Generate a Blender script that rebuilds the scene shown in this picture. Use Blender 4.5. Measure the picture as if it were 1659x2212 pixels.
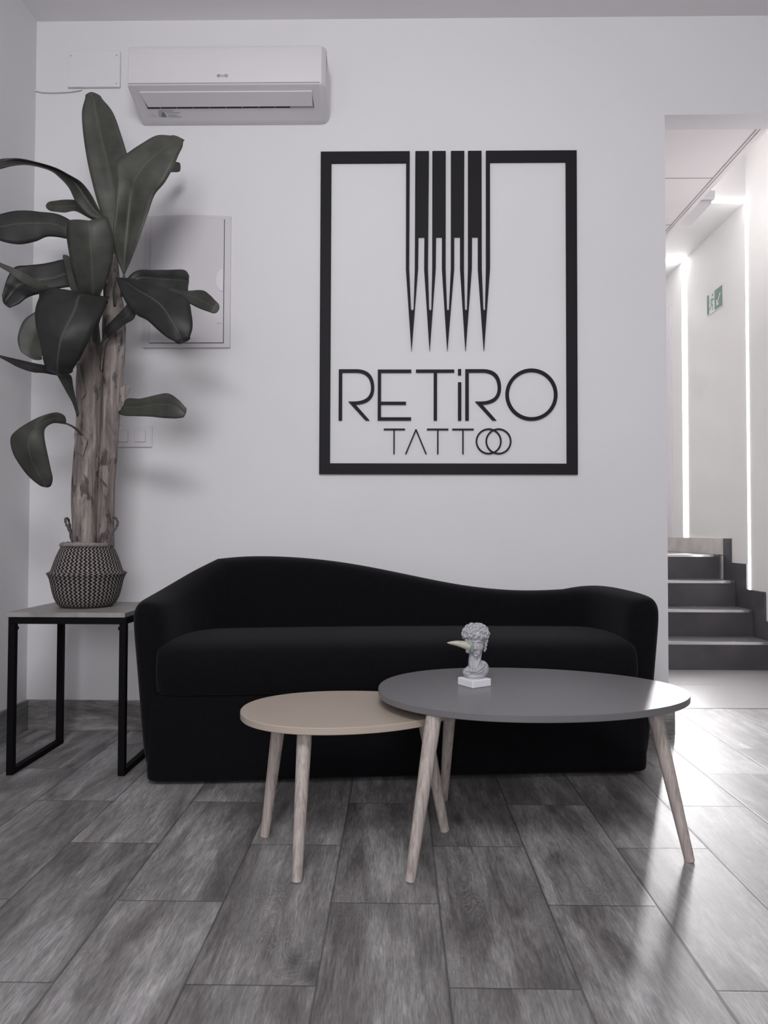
import bpy, bmesh, math, random
from math import pi, sin, cos, tan, atan2, sqrt
from mathutils import Vector, Matrix, Euler, noise

# ------------------------------------------------------------------ clear
for o in list(bpy.data.objects):
    bpy.data.objects.remove(o, do_unlink=True)
scene = bpy.context.scene
COL = scene.collection
random.seed(7)

# ------------------------------------------------------------------ camera
CAM_H = 0.83
FPX = 1650.0
cam_d = bpy.data.cameras.new('camera')
cam = bpy.data.objects.new('camera', cam_d)
COL.objects.link(cam)
cam.location = (0, 0, CAM_H)
cam.rotation_euler = Euler((pi / 2 + 0.0267, -0.003, 0.0167), 'XYZ')
cam_d.sensor_fit = 'HORIZONTAL'
cam_d.sensor_width = 36.0
cam_d.lens = 36.0 * FPX / 1659.0
cam_d.clip_start = 0.02
scene.camera = cam
CR = cam.rotation_euler.to_matrix()

# ------------------------------------------------------------------ world, lights, exposure
world = bpy.data.worlds.new('world')
scene.world = world
world.use_nodes = True
bg = world.node_tree.nodes['Background']
bg.inputs['Color'].default_value = (0.97, 0.96, 1.0, 1)
bg.inputs['Strength'].default_value = 0.10

def area(name, loc, rot, sx, sy, power, col=(1, 1, 1)):
    d = bpy.data.lights.new(name, 'AREA')
    d.shape = 'RECTANGLE'; d.size = sx; d.size_y = sy
    d.energy = power; d.color = col
    o = bpy.data.objects.new(name, d)
    COL.objects.link(o)
    o.location = loc; o.rotation_euler = rot
    return o

# daylight of the shop front behind the camera
sf_ = area('shopfront_daylight', (0.05, -2.9, 1.75), (pi / 2 + 0.03, 0, 0.0), 1.8, 1.6, 29, (0.99, 0.98, 1.0))
sf_.data.spread = math.radians(105)
# added fill lamp, unseen above and behind the camera, brightens the room
area('added_room_fill', (-0.15, -0.25, 3.0), (math.radians(38), 0, 0), 1.1, 0.9, 72, (1.0, 0.985, 1.0))
# added unseen spot that brightens the middle of the sign wall
def spot(name, loc, aim, power, size, blend, radius):
    d = bpy.data.lights.new(name, 'SPOT')
    d.energy = power; d.spot_size = math.radians(size); d.spot_blend = blend; d.shadow_soft_size = radius
    d.color = (0.995, 0.985, 1.0)
    o = bpy.data.objects.new(name, d); COL.objects.link(o); o.location = loc
    o.rotation_euler = (Vector(aim) - Vector(loc)).to_track_quat('-Z', 'Y').to_euler()
    return o
SIGN_FILL = 18
spot('added_sign_fill', (-0.1, -0.1, 2.9), (-0.05, 3.2, 1.45), SIGN_FILL, 80, 1.0, 0.30)
# added fill lamp hidden above the stairs, aimed toward the lobby floor
sl_ = area('added_stair_fill', (1.80, 4.80, 2.98), (0, 0, 0), 0.22, 0.22, 13, (1.0, 0.985, 0.99))
sl_.rotation_euler = (Vector((0.9, 2.2, 0)) - Vector(sl_.location)).to_track_quat('-Z', 'Y').to_euler()
sl_.data.spread = math.radians(100)
# the strong LED column at the head of the stairs
for k in range(5):
    hl_ = area('stair_head_led', (2.262, 6.10, 1.15 + 0.4 * k), (0, 0, 0), 0.05, 0.22, 1.15, (1.0, 0.985, 1.0))
    hl_.rotation_euler = (Vector((0.98, 2.7, 0)) - Vector(hl_.location)).to_track_quat('-Z', 'Y').to_euler()
    hl_.data.spread = math.radians(50)
area('added_landing_fill', (-0.1, 6.0, 2.62), (0, 0, 0), 0.8, 0.6, 17, (1.0, 0.985, 0.98))  # added unseen fill that brightens the far end of the stairwell
area('added_lobby_fill', (2.25, 3.75, 1.9), (0, math.radians(125), 0), 0.5, 0.5, 7, (1.0, 0.98, 0.98))  # added lamp out of view, lifts the lower ceiling panels
LED_A = 9.0
LED_B = 9.0

vs = scene.view_settings
vs.view_transform = 'Standard'
vs.look = 'None'
vs.gamma = 1.0
vs.use_curve_mapping = False
vs.exposure = 0.06

# ------------------------------------------------------------------ measuring helpers
def ray(px, py):
    return CR @ Vector((px - 829.5, 1106.0 - py, -FPX))

def at(px, py, Y):
    d = ray(px, py)
    return Vector((0, 0, CAM_H)) + d * (Y / d.y)

# ------------------------------------------------------------------ object helpers
def link(name, me, m=None, parent=None, smooth=False):
    o = bpy.data.objects.new(name, me)
    COL.objects.link(o)
    if m is not None:
        me.materials.append(m)
    if smooth:
        for p in me.polygons:
            p.use_smooth = True
    if parent is not None:
        o.parent = parent
    return o

def obj(name, bm, m=None, parent=None, smooth=False, angle=None):
    me = bpy.data.meshes.new(name)
    bmesh.ops.recalc_face_normals(bm, faces=bm.faces)
    bm.to_mesh(me)
    bm.free()
    o = link(name, me, m, parent, smooth)
    if angle is not None:
        for p in me.polygons:
            p.use_smooth = True
        me.set_sharp_from_angle(angle=angle)
    return o

def tag(o, label=None, cat=None, group=None, kind=None):
    if label: o['label'] = label
    if cat: o['category'] = cat
    if group: o['group'] = group
    if kind: o['kind'] = kind
    return o

def thing(name, label, cat, loc=(0, 0, 0), rotz=0.0, group=None):
    o = bpy.data.objects.new(name, None)
    COL.objects.link(o)
    o.empty_display_size = 0.05
    o.location = loc
    o.rotation_euler = (0, 0, rotz)
    return tag(o, label, cat, group)

def struct(name, bm, m, parent=None, label=None):
    o = obj(name, bm, m, parent)
    if parent is None:
        o['kind'] = 'structure'
    if label: o['label'] = label
    return o

def box(bm, x0, x1, y0, y1, z0, z1, bevel=0.0, seg=2):
    r = bmesh.ops.create_cube(bm, size=1.0)
    vsn = r['verts']
    for v in vsn:
        v.co = Vector((x0 + (v.co.x + .5) * (x1 - x0), y0 + (v.co.y + .5) * (y1 - y0), z0 + (v.co.z + .5) * (z1 - z0)))
    if bevel > 0:
        es = list({e for v in vsn for e in v.link_edges})
        bmesh.ops.bevel(bm, geom=es, offset=bevel, segments=seg, affect='EDGES', profile=0.5)
    return bm

def nbox(*a, **k):
    return box(bmesh.new(), *a, **k)

def tube(bm, pts, rad, n=12, cap=True):
    """tube along pts; rad is a number or list"""
    pts = [Vector(p) for p in pts]
    if not isinstance(rad, (list, tuple)):
        rad = [rad] * len(pts)
    rings = []
    ref = Vector((0.123, 1, 0.31)).normalized()
    for i, p in enumerate(pts):
        t = (pts[min(i + 1, len(pts) - 1)] - pts[max(i - 1, 0)]).normalized()
        if abs(t.dot(ref)) > 0.95:
            ref = Vector((1, 0.1, 0.2)).normalized()
        a = (ref - t * ref.dot(t)).normalized()
        ref = a
        b = t.cross(a)
        rings.append([bm.verts.new(p + (a * cos(2 * pi * k / n) + b * sin(2 * pi * k / n)) * rad[i]) for k in range(n)])
    for i in range(len(rings) - 1):
        for k in range(n):
            bm.faces.new((rings[i][k], rings[i][(k + 1) % n], rings[i + 1][(k + 1) % n], rings[i + 1][k]))
    if cap:
        bm.faces.new(rings[0]); bm.faces.new(rings[-1])
    return bm

def lathe(prof, n=64, cx=0, cy=0, cap_bottom=True):
    """prof = [(r, z)]; writes a UV map: u around, v along the profile"""
    bm = bmesh.new()
    uvl = bm.loops.layers.uv.new('UVMap')
    L = [0.0]
    for i in range(1, len(prof)):
        L.append(L[-1] + math.hypot(prof[i][0] - prof[i - 1][0], prof[i][1] - prof[i - 1][1]))
    rings = [[bm.verts.new((cx + r * cos(2 * pi * k / n), cy + r * sin(2 * pi * k / n), z)) for k in range(n)] for r, z in prof]
    for i in range(len(prof) - 1):
        for k in range(n):
            f = bm.faces.new((rings[i][k], rings[i][(k + 1) % n], rings[i + 1][(k + 1) % n], rings[i + 1][k]))
            us = (k / n, (k + 1) / n, (k + 1) / n, k / n)
            ws = (L[i], L[i], L[i + 1], L[i + 1])
            for lp, u, w in zip(f.loops, us, ws):
                lp[uvl].uv = (u, w)
    if cap_bottom:
        bm.faces.new(rings[0])
    return bm

def cat(p, n):
    """Catmull-Rom resample of a list of equal-length tuples"""
    out = []
    m = len(p)
    for i in range(m - 1):
        p0 = p[max(i - 1, 0)]; p1 = p[i]; p2 = p[i + 1]; p3 = p[min(i + 2, m - 1)]
        for k in range(n):
            t = k / n
            out.append(tuple(0.5 * (2 * b + (c - a) * t + (2 * a - 5 * b + 4 * c - d) * t * t + (3 * b - a - 3 * c + d) * t ** 3)
                             for a, b, c, d in zip(p0, p1, p2, p3)))
    out.append(tuple(p[-1]))
    return out

def shape2d(name, loops, depth, m, parent, loc, rot=(pi / 2, 0, 0)):
    """flat plate cut from loops of (x, z) in metres, standing on the wall, 'depth' thick"""
    cu = bpy.data.curves.new(name, 'CURVE')
    cu.dimensions = '2D'; cu.fill_mode = 'BOTH'; cu.extrude = depth / 2
    for lp in loops:
        sp = cu.splines.new('POLY')
        sp.points.add(len(lp) - 1)
        for i, (x, y) in enumerate(lp):
            sp.points[i].co = (x, y, 0, 1)
        sp.use_cyclic_u = True
    tmp = bpy.data.objects.new('tmp', cu)
    COL.objects.link(tmp)
    me = bpy.data.meshes.new_from_object(tmp)
    bpy.data.objects.remove(tmp, do_unlink=True)
    bpy.data.curves.remove(cu)
    me.transform(Euler(rot).to_matrix().to_4x4())
    me.transform(Matrix.Translation(loc))
    me.name = name
    me.materials.clear()
    return link(name, me, m, parent)

# ------------------------------------------------------------------ materials
def nt(name):
    m = bpy.data.materials.new(name)
    m.use_nodes = True
    t = m.node_tree
    return m, t, t.nodes['Principled BSDF']

def N(t, kind, **k):
    n = t.nodes.new(kind)
    for a, b in k.items():
        setattr(n, a, b)
    return n

def M(t, op, a, b=None, c=None):
    n = t.nodes.new('ShaderNodeMath'); n.operation = op
    for i, v in enumerate((a, b, c)):
        if v is None: continue
        if isinstance(v, (int, float)): n.inputs[i].default_value = v
        else: t.links.new(v, n.inputs[i])
    return n.outputs[0]

def mixc(t, fac, a, b, mode='MIX'):
    n = t.nodes.new('ShaderNodeMix'); n.data_type = 'RGBA'; n.blend_type = mode
    for i, v in ((0, fac), (6, a), (7, b)):
        if isinstance(v, (int, float)): n.inputs[i].default_value = v
        elif isinstance(v, tuple): n.inputs[i].default_value = (*v, 1) if len(v) == 3 else v
        else: t.links.new(v, n.inputs[i])
    return n.outputs[2]

def ramp(t, fac, stops):
    n = t.nodes.new('ShaderNodeValToRGB')
    e = n.color_ramp.elements
    while len(e) < len(stops): e.new(0.5)
    for i, (p, c) in enumerate(stops):
        e[i].position = p
        e[i].color = (c, c, c, 1) if isinstance(c, (int, float)) else (*c, 1)
    t.links.new(fac, n.inputs[0])
    return n.outputs[0]

def noisetex(t, vec, scale, detail=4, rough=0.5, dist=0.0):
    n = t.nodes.new('ShaderNodeTexNoise')
    n.inputs['Scale'].default_value = scale
    n.inputs['Detail'].default_value = detail
    n.inputs['Roughness'].default_value = rough
    n.inputs['Distortion'].default_value = dist
    if vec is not None: t.links.new(vec, n.inputs['Vector'])
    return n.outputs['Fac']

def bump(t, h, strength, dist, bsdf):
    n = t.nodes.new('ShaderNodeBump')
    n.inputs['Strength'].default_value = strength
    n.inputs['Distance'].default_value = dist
    t.links.new(h, n.inputs['Height'])
    t.links.new(n.outputs[0], bsdf.inputs['Normal'])

def mapping(t, vec, sc=(1, 1, 1), loc=(0, 0, 0)):
    n = t.nodes.new('ShaderNodeMapping')
    n.inputs['Scale'].default_value = sc
    n.inputs['Location'].default_value = loc
    t.links.new(vec, n.inputs['Vector'])
    return n.outputs[0]

def plain(name, col, rough=0.5, metal=0.0, var=0.0, vscale=6, bmp=0.0, bscale=200, spec=None, sheen=0.0):
    m, t, b = nt(name)
    co = t.nodes.new('ShaderNodeTexCoord').outputs['Object']
    c = (*col, 1)
    b.inputs['Base Color'].default_value = c
    if var > 0:
        f = noisetex(t, co, vscale, 5)
        k = tuple(max(0, x * (1 - var)) for x in col); k2 = tuple(x * (1 + var) for x in col)
        t.links.new(ramp(t, f, [(0.3, k), (0.7, k2)]), b.inputs['Base Color'])
    b.inputs['Roughness'].default_value = rough
    b.inputs['Metallic'].default_value = metal
    if spec is not None: b.inputs['Specular IOR Level'].default_value = spec
    if sheen:
        b.inputs['Sheen Weight'].default_value = sheen
        b.inputs['Sheen Roughness'].default_value = 0.5
    if bmp > 0:
        bump(t, noisetex(t, co, bscale, 3), bmp, 0.002, b)
    return m

def emis(name, col, s):
    m, t, b = nt(name)
    b.inputs['Base Color'].default_value = (0.8, 0.8, 0.8, 1)
    b.inputs['Emission Color'].default_value = (*col, 1)
    b.inputs['Emission Strength'].default_value = s
    return m

WALL = plain('wall_paint', (0.745, 0.735, 0.757), 0.75, var=0.02, vscale=1.5, bmp=0.12, bscale=90)
CEIL = plain('ceiling_paint', (0.86, 0.845, 0.86), 0.85, var=0.02, vscale=1.2)
WALL_IN = plain('stairwell_paint', (0.80, 0.79, 0.785), 0.7, var=0.015, vscale=2)
PANEL = plain('ceiling_panel', (0.82, 0.775, 0.785), 0.8, var=0.02, vscale=3)
PANEL_LINE = plain('panel_joint', (0.42, 0.39, 0.40), 0.8)
WHITEPL = plain('white_plastic', (0.72, 0.70, 0.73), 0.38, var=0.01)
WHITEPL2 = plain('board_plastic', (0.62, 0.60, 0.63), 0.45, var=0.01)
GREYPL = plain('grey_plastic', (0.40, 0.39, 0.40), 0.5)
DARKSLOT = plain('dark_slot', (0.02, 0.02, 0.022), 0.7)
SIGNBLK = plain('sign_black', (0.010, 0.009, 0.011), 0.6, var=0.1, bmp=0.05, bscale=300, spec=0.2)
METALBLK = plain('black_metal', (0.005, 0.0045, 0.006), 0.6, bmp=0.1, bscale=250, spec=0.08)
SOFA = plain('black_fabric', (0.0042, 0.0038, 0.0052), 0.95, var=0.15, vscale=60, bmp=0.3, bscale=500, spec=0.10, sheen=0.05)
GREYTOP = plain('grey_lacquer', (0.16, 0.155, 0.164), 0.30, var=0.02, spec=0.45)
GREYEDGE = GREYTOP
BEIGE = plain('beige_lacquer', (0.44, 0.375, 0.315), 0.38, var=0.02)
STATUE = plain('grey_resin', (0.40, 0.405, 0.43), 0.42, var=0.06, vscale=60)
STATUE_G = plain('greenish_resin', (0.27, 0.32, 0.32), 0.4, var=0.08, vscale=90)
PLINTH = plain('white_plaster', (0.78, 0.78, 0.82), 0.55, var=0.02, vscale=30)
HORN = plain('cream_horn', (0.46, 0.43, 0.37), 0.45, var=0.12, vscale=50)
NOSING = plain('brushed_steel', (0.85, 0.84, 0.85), 0.22, metal=0.9)
STEPM = plain('dark_tile', (0.075, 0.07, 0.078), 0.42, var=0.25, vscale=5)
TREADM = plain('tread_tile', (0.17, 0.16, 0.165), 0.4, var=0.12, vscale=4)
LANDM = plain('landing_tile', (0.40, 0.385, 0.385), 0.3, var=0.05, vscale=2)
LIT_TILE = plain('led_lit_tile', (0.60, 0.55, 0.54), 0.5, var=0.15, vscale=6)  # landing skirting tile with the LED's light painted into a paler colour
ROPE = plain('dark_seagrass_rope', (0.085, 0.078, 0.08), 0.9, var=0.3, vscale=120, bmp=0.6, bscale=400)
STEM = plain('leaf_stem', (0.06, 0.065, 0.05), 0.6, var=0.15, vscale=40)
LED_M1 = emis('led_light_far', (1.0, 0.985, 1.0), LED_B)
LED_M2 = emis('led_light_near', (1.0, 0.985, 1.0), LED_A)
LED_M3 = emis('led_light_ceiling', (1.0, 0.985, 1.0), 5.0)
SIGN_G = plain('exit_green', (0.13, 0.24, 0.20), 0.4)
SIGN_W = plain('exit_white', (0.72, 0.74, 0.72), 0.4)

def wood_tile(name, lanes=True, base=1.0):
    """grey wood-look porcelain: planks 0.242 x 0.63 m, half offset, dark joints"""
    m, t, b = nt(name)
    co = t.nodes.new('ShaderNodeTexCoord').outputs['Object']
    sx = t.nodes.new('ShaderNodeSeparateXYZ'); t.links.new(co, sx.inputs[0])
    X, Y = sx.outputs['X'], sx.outputs['Y']
    if not lanes:      # upright skirting: grain runs along the wall
        cc = t.nodes.new('ShaderNodeCombineXYZ')
        t.links.new(sx.outputs['Z'], cc.inputs[0])
        t.links.new(M(t, 'ADD', X, Y), cc.inputs[1])
        co = cc.outputs[0]
        X, Y = M(t, 'MULTIPLY', sx.outputs['Z'], 0.5), M(t, 'ADD', X, Y)
    u = M(t, 'DIVIDE', M(t, 'SUBTRACT', X, 0.097), 0.242)
    lane = M(t, 'FLOOR', u)
    par = M(t, 'FLOORED_MODULO', lane, 2.0)
    v = M(t, 'DIVIDE', M(t, 'ADD', M(t, 'SUBTRACT', Y, 1.418), M(t, 'MULTIPLY', par, 0.315)), 0.63)
    row = M(t, 'FLOOR', v)
    fu = M(t, 'FRACT', u); fv = M(t, 'FRACT', v)
    du = M(t, 'MULTIPLY', M(t, 'MINIMUM', fu, M(t, 'SUBTRACT', 1.0, fu)), 0.242)
    dv = M(t, 'MULTIPLY', M(t, 'MINIMUM', fv, M(t, 'SUBTRACT', 1.0, fv)), 0.63)
    d = M(t, 'MINIMUM', du, M(t, 'MULTIPLY', dv, 1.25))
    cid = t.nodes.new('ShaderNodeCombineXYZ')
    t.links.new(lane, cid.inputs[0]); t.links.new(row, cid.inputs[1])
    wn = t.nodes.new('ShaderNodeTexWhiteNoise'); wn.noise_dimensions = '3D'
    t.links.new(cid.outputs[0], wn.inputs['Vector'])
    off = t.nodes.new('ShaderNodeVectorMath'); off.operation = 'MULTIPLY_ADD'
    t.links.new(wn.outputs['Color'], off.inputs[0])
    off.inputs[1].default_value = (11, 17, 5)
    t.links.new(co, off.inputs[2])
    P = off.outputs[0]
    broad = noisetex(t, mapping(t, P, (8, 1.5, 1)), 1.0, 6, 0.62, 0.8)
    blot = noisetex(t, mapping(t, P, (6, 3, 1), (3, 1, 0)), 1.0, 5, 0.6, 0.3)
    streak = noisetex(t, mapping(t, P, (60, 6, 1)), 1.0, 6, 0.7, 0.6)
    fine = noisetex(t, mapping(t, P, (260, 26, 1)), 1.0, 4, 0.65, 0.3)
    # cathedral grain: contour lines of a warped noise field, only in patches
    field = noisetex(t, mapping(t, P, (8, 1.9, 1), (5, 5, 0)), 1.0, 4, 0.6, 1.1)
    rings = M(t, 'ABSOLUTE', M(t, 'SUBTRACT', M(t, 'FRACT', M(t, 'MULTIPLY', field, 44.0)), 0.5))
    ringline = M(t, 'SMOOTH_MIN', M(t, 'MULTIPLY', rings, 4.0), 1.0, 0.4)
    patch = ramp(t, noisetex(t, mapping(t, P, (7, 2.2, 1), (9, 2, 0)), 1.0, 2, 0.5, 0.3), [(0.52, 0.0), (0.62, 1.0)])
    # knots
    vo = t.nodes.new('ShaderNodeTexVoronoi'); vo.feature = 'F1'
    vo.inputs['Scale'].default_value = 1.0
    t.links.new(mapping(t, P, (5.5, 2.6, 0)), vo.inputs['Vector'])
    knot = ramp(t, vo.outputs['Distance'], [(0.03, 1.0), (0.13, 0.0)])
    c = ramp(t, broad, [(0.33, (0.115, 0.109, 0.111)), (0.44, (0.20, 0.19, 0.192)), (0.53, (0.29, 0.282, 0.283)), (0.66, (0.41, 0.40, 0.402))])
    c = mixc(t, M(t, 'MULTIPLY', ramp(t, blot, [(0.45, 0.0), (0.68, 1.0)]), 0.45), c, (0.12, 0.114, 0.116))
    c = mixc(t, 0.75, c, ramp(t, streak, [(0.32, 0.52), (0.68, 1.38)]), 'MULTIPLY')
    c = mixc(t, 0.85, c, ramp(t, fine, [(0.32, 0.66), (0.68, 1.30)]), 'MULTIPLY')
    grain = mixc(t, ringline, (0.32, 0.31, 0.31), (0.13, 0.125, 0.127))
    c = mixc(t, M(t, 'MULTIPLY', patch, 0.42), c, grain)
    c = mixc(t, M(t, 'MULTIPLY', knot, 0.55), c, (0.03, 0.028, 0.029))
    tone = M(t, 'ADD', M(t, 'MULTIPLY', wn.outputs['Value'], 0.30), 0.85 * base)
    tn = t.nodes.new('ShaderNodeCombineXYZ')
    for i in range(3): t.links.new(tone, tn.inputs[i])
    c = mixc(t, 1.0, c, tn.outputs[0], 'MULTIPLY')
    if lanes:
        g = ramp(t, d, [(0.0, 1.0), (0.0016, 0.9), (0.0030, 0.0)])
        c = mixc(t, M(t, 'MULTIPLY', g, 0.72), c, (0.035, 0.033, 0.034))
    t.links.new(c, b.inputs['Base Color'])
    r = M(t, 'ADD', M(t, 'MULTIPLY', streak, 0.16), 0.40)
    t.links.new(r, b.inputs['Roughness'])
    b.inputs['Specular IOR Level'].default_value = 0.62
    h = M(t, 'ADD', M(t, 'MULTIPLY', streak, 0.35), M(t, 'MULTIPLY', fine, 0.25))
    if lanes:
        h = M(t, 'ADD', h, M(t, 'MULTIPLY', ramp(t, d, [(0.0, 0.0), (0.0035, 1.0)]), 1.6))
    bump(t, h, 0.35, 0.0012, b)
    return m

FLOOR = wood_tile('wood_look_tile')
SKIRT = wood_tile('skirting_tile', lanes=False, base=0.8)

def leg_wood():
    m, t, b = nt('whitewashed_beech')
    co = t.nodes.new('ShaderNodeTexCoord').outputs['Object']
    s = noisetex(t, mapping(t, co, (130, 130, 5)), 1.0, 4, 0.6, 0.4)
    s2 = noisetex(t, mapping(t, co, (400, 400, 20)), 1.0, 3, 0.6)
    c = ramp(t, s, [(0.28, (0.27, 0.225, 0.205)), (0.5, (0.44, 0.385, 0.355)), (0.72, (0.56, 0.50, 0.47))])
    c = mixc(t, 0.5, c, ramp(t, s2, [(0.3, 0.8), (0.7, 1.15)]), 'MULTIPLY')
    t.links.new(c, b.inputs['Base Color'])
    b.inputs['Roughness'].default_value = 0.5
    return m
LEGW = leg_wood()

def side_top():
    m, t, b = nt('grey_laminate')
    co = t.nodes.new('ShaderNodeTexCoord').outputs['Object']
    s = noisetex(t, mapping(t, co, (10, 45, 10)), 1.0, 5, 0.65, 0.5)
    c = ramp(t, s, [(0.3, (0.20, 0.19, 0.185)), (0.7, (0.36, 0.345, 0.33))])
    t.links.new(c, b.inputs['Base Color'])
    b.inputs['Roughness'].default_value = 0.42
    return m
SIDETOP = side_top()

def leaf_mat(nm, c1, c2):
    m, t, b = nt(nm)
    uv = t.nodes.new('ShaderNodeUVMap').outputs[0]
    sx = t.nodes.new('ShaderNodeSeparateXYZ'); t.links.new(uv, sx.inputs[0])
    co = t.nodes.new('ShaderNodeTexCoord').outputs['Object']
    info = t.nodes.new('ShaderNodeObjectInfo')
    du = M(t, 'ABSOLUTE', M(t, 'SUBTRACT', sx.outputs['X'], 0.5))
    rib = ramp(t, du, [(0.010, 1.0), (0.028, 0.0)])
    veins = noisetex(t, mapping(t, uv, (1.5, 60, 1)), 1.0, 3, 0.5)
    n = noisetex(t, co, 14, 4)
    c = ramp(t, n, [(0.3, c1), (0.7, c2)])
    c = mixc(t, 0.5, c, ramp(t, veins, [(0.3, 0.85), (0.7, 1.15)]), 'MULTIPLY')
    tone = M(t, 'ADD', M(t, 'MULTIPLY', info.outputs['Random'], 0.5), 0.7)
    tn = t.nodes.new('ShaderNodeCombineXYZ')
    for i in range(3): t.links.new(tone, tn.inputs[i])
    c = mixc(t, 1.0, c, tn.outputs[0], 'MULTIPLY')
    c = mixc(t, M(t, 'MULTIPLY', rib, 0.35), c, (0.11, 0.115, 0.095))
    t.links.new(c, b.inputs['Base Color'])
    b.inputs['Roughness'].default_value = 0.5
    b.inputs['Specular IOR Level'].default_value = 0.35
    bump(t, veins, 0.15, 0.002, b)
    return m
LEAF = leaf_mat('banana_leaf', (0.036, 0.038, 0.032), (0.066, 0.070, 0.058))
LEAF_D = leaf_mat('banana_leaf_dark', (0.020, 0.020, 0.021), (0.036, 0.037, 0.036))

def bark():
    m, t, b = nt('banana_bark')
    co = t.nodes.new('ShaderNodeTexCoord').outputs['Object']
    s = noisetex(t, mapping(t, co, (30, 30, 4)), 1.0, 6, 0.65, 0.8)
    s2 = noisetex(t, mapping(t, co, (90, 90, 7)), 1.0, 5, 0.7, 0.4)
    p = noisetex(t, mapping(t, co, (22, 22, 9), (2, 7, 1)), 1.0, 5, 0.65, 0.4)
    c = ramp(t, s, [(0.3, (0.09, 0.07, 0.068)), (0.5, (0.22, 0.187, 0.175)), (0.68, (0.40, 0.35, 0.325))])
    c = mixc(t, 0.7, c, ramp(t, s2, [(0.3, 0.6), (0.7, 1.3)]), 'MULTIPLY')
    c = mixc(t, M(t, 'MULTIPLY', ramp(t, p, [(0.56, 0.0), (0.62, 1.0)]), 0.8), c, (0.03, 0.022, 0.026))
    t.links.new(c, b.inputs['Base Color'])
    b.inputs['Roughness'].default_value = 0.75
    bump(t, M(t, 'ADD', s, M(t, 'MULTIPLY', s2, 0.5)), 0.8, 0.006, b)
    return m
BARK = bark()

def basket_mat():
    m, t, b = nt('zigzag_seagrass')
    uv = t.nodes.new('ShaderNodeUVMap').outputs[0]
    sx = t.nodes.new('ShaderNodeSeparateXYZ'); t.links.new(uv, sx.inputs[0])
    # v in metres: zigzag period 10.5 mm
    w = M(t, 'FRACT', M(t, 'DIVIDE', sx.outputs['Y'], 0.0135))
    tri = M(t, 'ABSOLUTE', M(t, 'SUBTRACT', w, 0.5))
    u = M(t, 'ADD', M(t, 'MULTIPLY', sx.outputs['X'], 46.0), M(t, 'MULTIPLY', tri, 1.15))
    st = M(t, 'FRACT', u)
    k = M(t, 'LESS_THAN', st, 0.48)
    co = t.nodes.new('ShaderNodeTexCoord').outputs['Object']
    n = noisetex(t, co, 120, 3)
    lt = ramp(t, n, [(0.3, (0.17, 0.155, 0.15)), (0.7, (0.29, 0.265, 0.25))])
    c = mixc(t, k, lt, (0.010, 0.007, 0.009))
    t.links.new(c, b.inputs['Base Color'])
    b.inputs['Roughness'].default_value = 0.9
    b.inputs['Specular IOR Level'].default_value = 0.1
    bump(t, M(t, 'ADD', M(t, 'MULTIPLY', tri, 1.0), n), 0.5, 0.002, b)
    return m
BASKET = basket_mat()
RIM = plain('seagrass_rim', (0.24, 0.215, 0.205), 0.9, var=0.35, vscale=110, bmp=0.8, bscale=260)

# ================================================================== SETTING
WY = 3.20          # face of the sign wall
CZ = 3.02          # ceiling height
LX = -1.552        # face of the left wall
EX = 1.127         # vertical edge of the opening
OZ = 2.597         # top of the opening
RX = 2.30          # stairwell right wall

bm = nbox(LX - 0.1, 3.3, -3.0, 3.673, -0.06, 0.0)
struct('floor', bm, FLOOR)
struct('ceiling', nbox(LX - 0.1, 3.3, -3.0, WY + 0.12, CZ, CZ + 0.08), CEIL)
bm = bmesh.new()   # sign wall with the opening cut out of it
pts = [(LX - 0.1, 0), (EX, 0), (EX, OZ), (3.3, OZ), (3.3, CZ), (LX - 0.1, CZ)]
f0 = [bm.verts.new((x, WY, z)) for x, z in pts]
f1 = [bm.verts.new((x, WY + 0.12, z)) for x, z in pts]
bm.faces.new(f0); bm.faces.new(list(reversed(f1)))
for i in range(6):
    bm.faces.new((f0[i], f0[(i + 1) % 6], f1[(i + 1) % 6], f1[i]))
struct('wall_back', bm, WALL)
struct('wall_left', nbox(LX - 0.1, LX, -3.0, WY, 0, CZ), WALL)
struct('wall_right', nbox(3.2, 3.3, -3.0, WY, 0, CZ), WALL)
BH = 0.125
struct('baseboard_back', nbox(LX + 0.012, EX + 0.022, WY - 0.012, WY, 0, BH, bevel=0.002), SKIRT)
struct('baseboard_left', nbox(LX, LX + 0.012, -3.0, WY, 0, BH, bevel=0.002), SKIRT)

# ---- stairwell beyond the opening
struct('floor_landing', nbox(0.8, 3.3, 3.673, 4.72, -0.06, 0.0), LANDM)
struct('trim_threshold', nbox(0.8, 3.3, 3.667, 3.679, -0.01, 0.0012), STEPM)
struct('trim_landing_joint', nbox(0.8, 3.3, 4.235, 4.238, -0.01, 0.0006), GREYPL)
struct('wall_stair_right', nbox(RX, RX + 0.1, WY + 0.12, 6.72, 0, 3.40), WALL_IN)
struct('wall_stair_far', nbox(-1.6, RX, 6.62, 6.72, 0, 3.40), WALL_IN)
struct('wall_stair_left', nbox(0.7, 0.8, WY + 0.12, 5.40, 0, 3.40), WALL_IN)
struct('floor_upper', nbox(-1.6, 0.8, 5.40, 6.62, 0.60, 0.68), LANDM)
struct('wall_upper_left', nbox(-1.7, -1.6, 5.30, 6.62, 0, 3.40), WALL_IN)
struct('wall_upper_back', nbox(-1.6, 0.7, 5.30, 5.40, 0, 3.40), WALL_IN)
struct('ceiling_landing', nbox(-1.6, 0.8, 5.40, 6.62, 2.66, 2.70), PANEL)
struct('wall_stair_front', nbox(RX + .1, 3.3, WY + 0.12, 3.6, 0, OZ), WALL_IN)
bm = nbox(0.8, 1.64, WY + 0.12, 6.62, 2.66, 2.70)
struct('ceiling_lower', bm, PANEL)
for i, y in enumerate((3.915, 4.515, 5.115)):
    struct('trim_%d' % (i + 1), nbox(0.8, 1.622, y - 0.003, y + 0.003, 2.6585, 2.661), PANEL_LINE)
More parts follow.
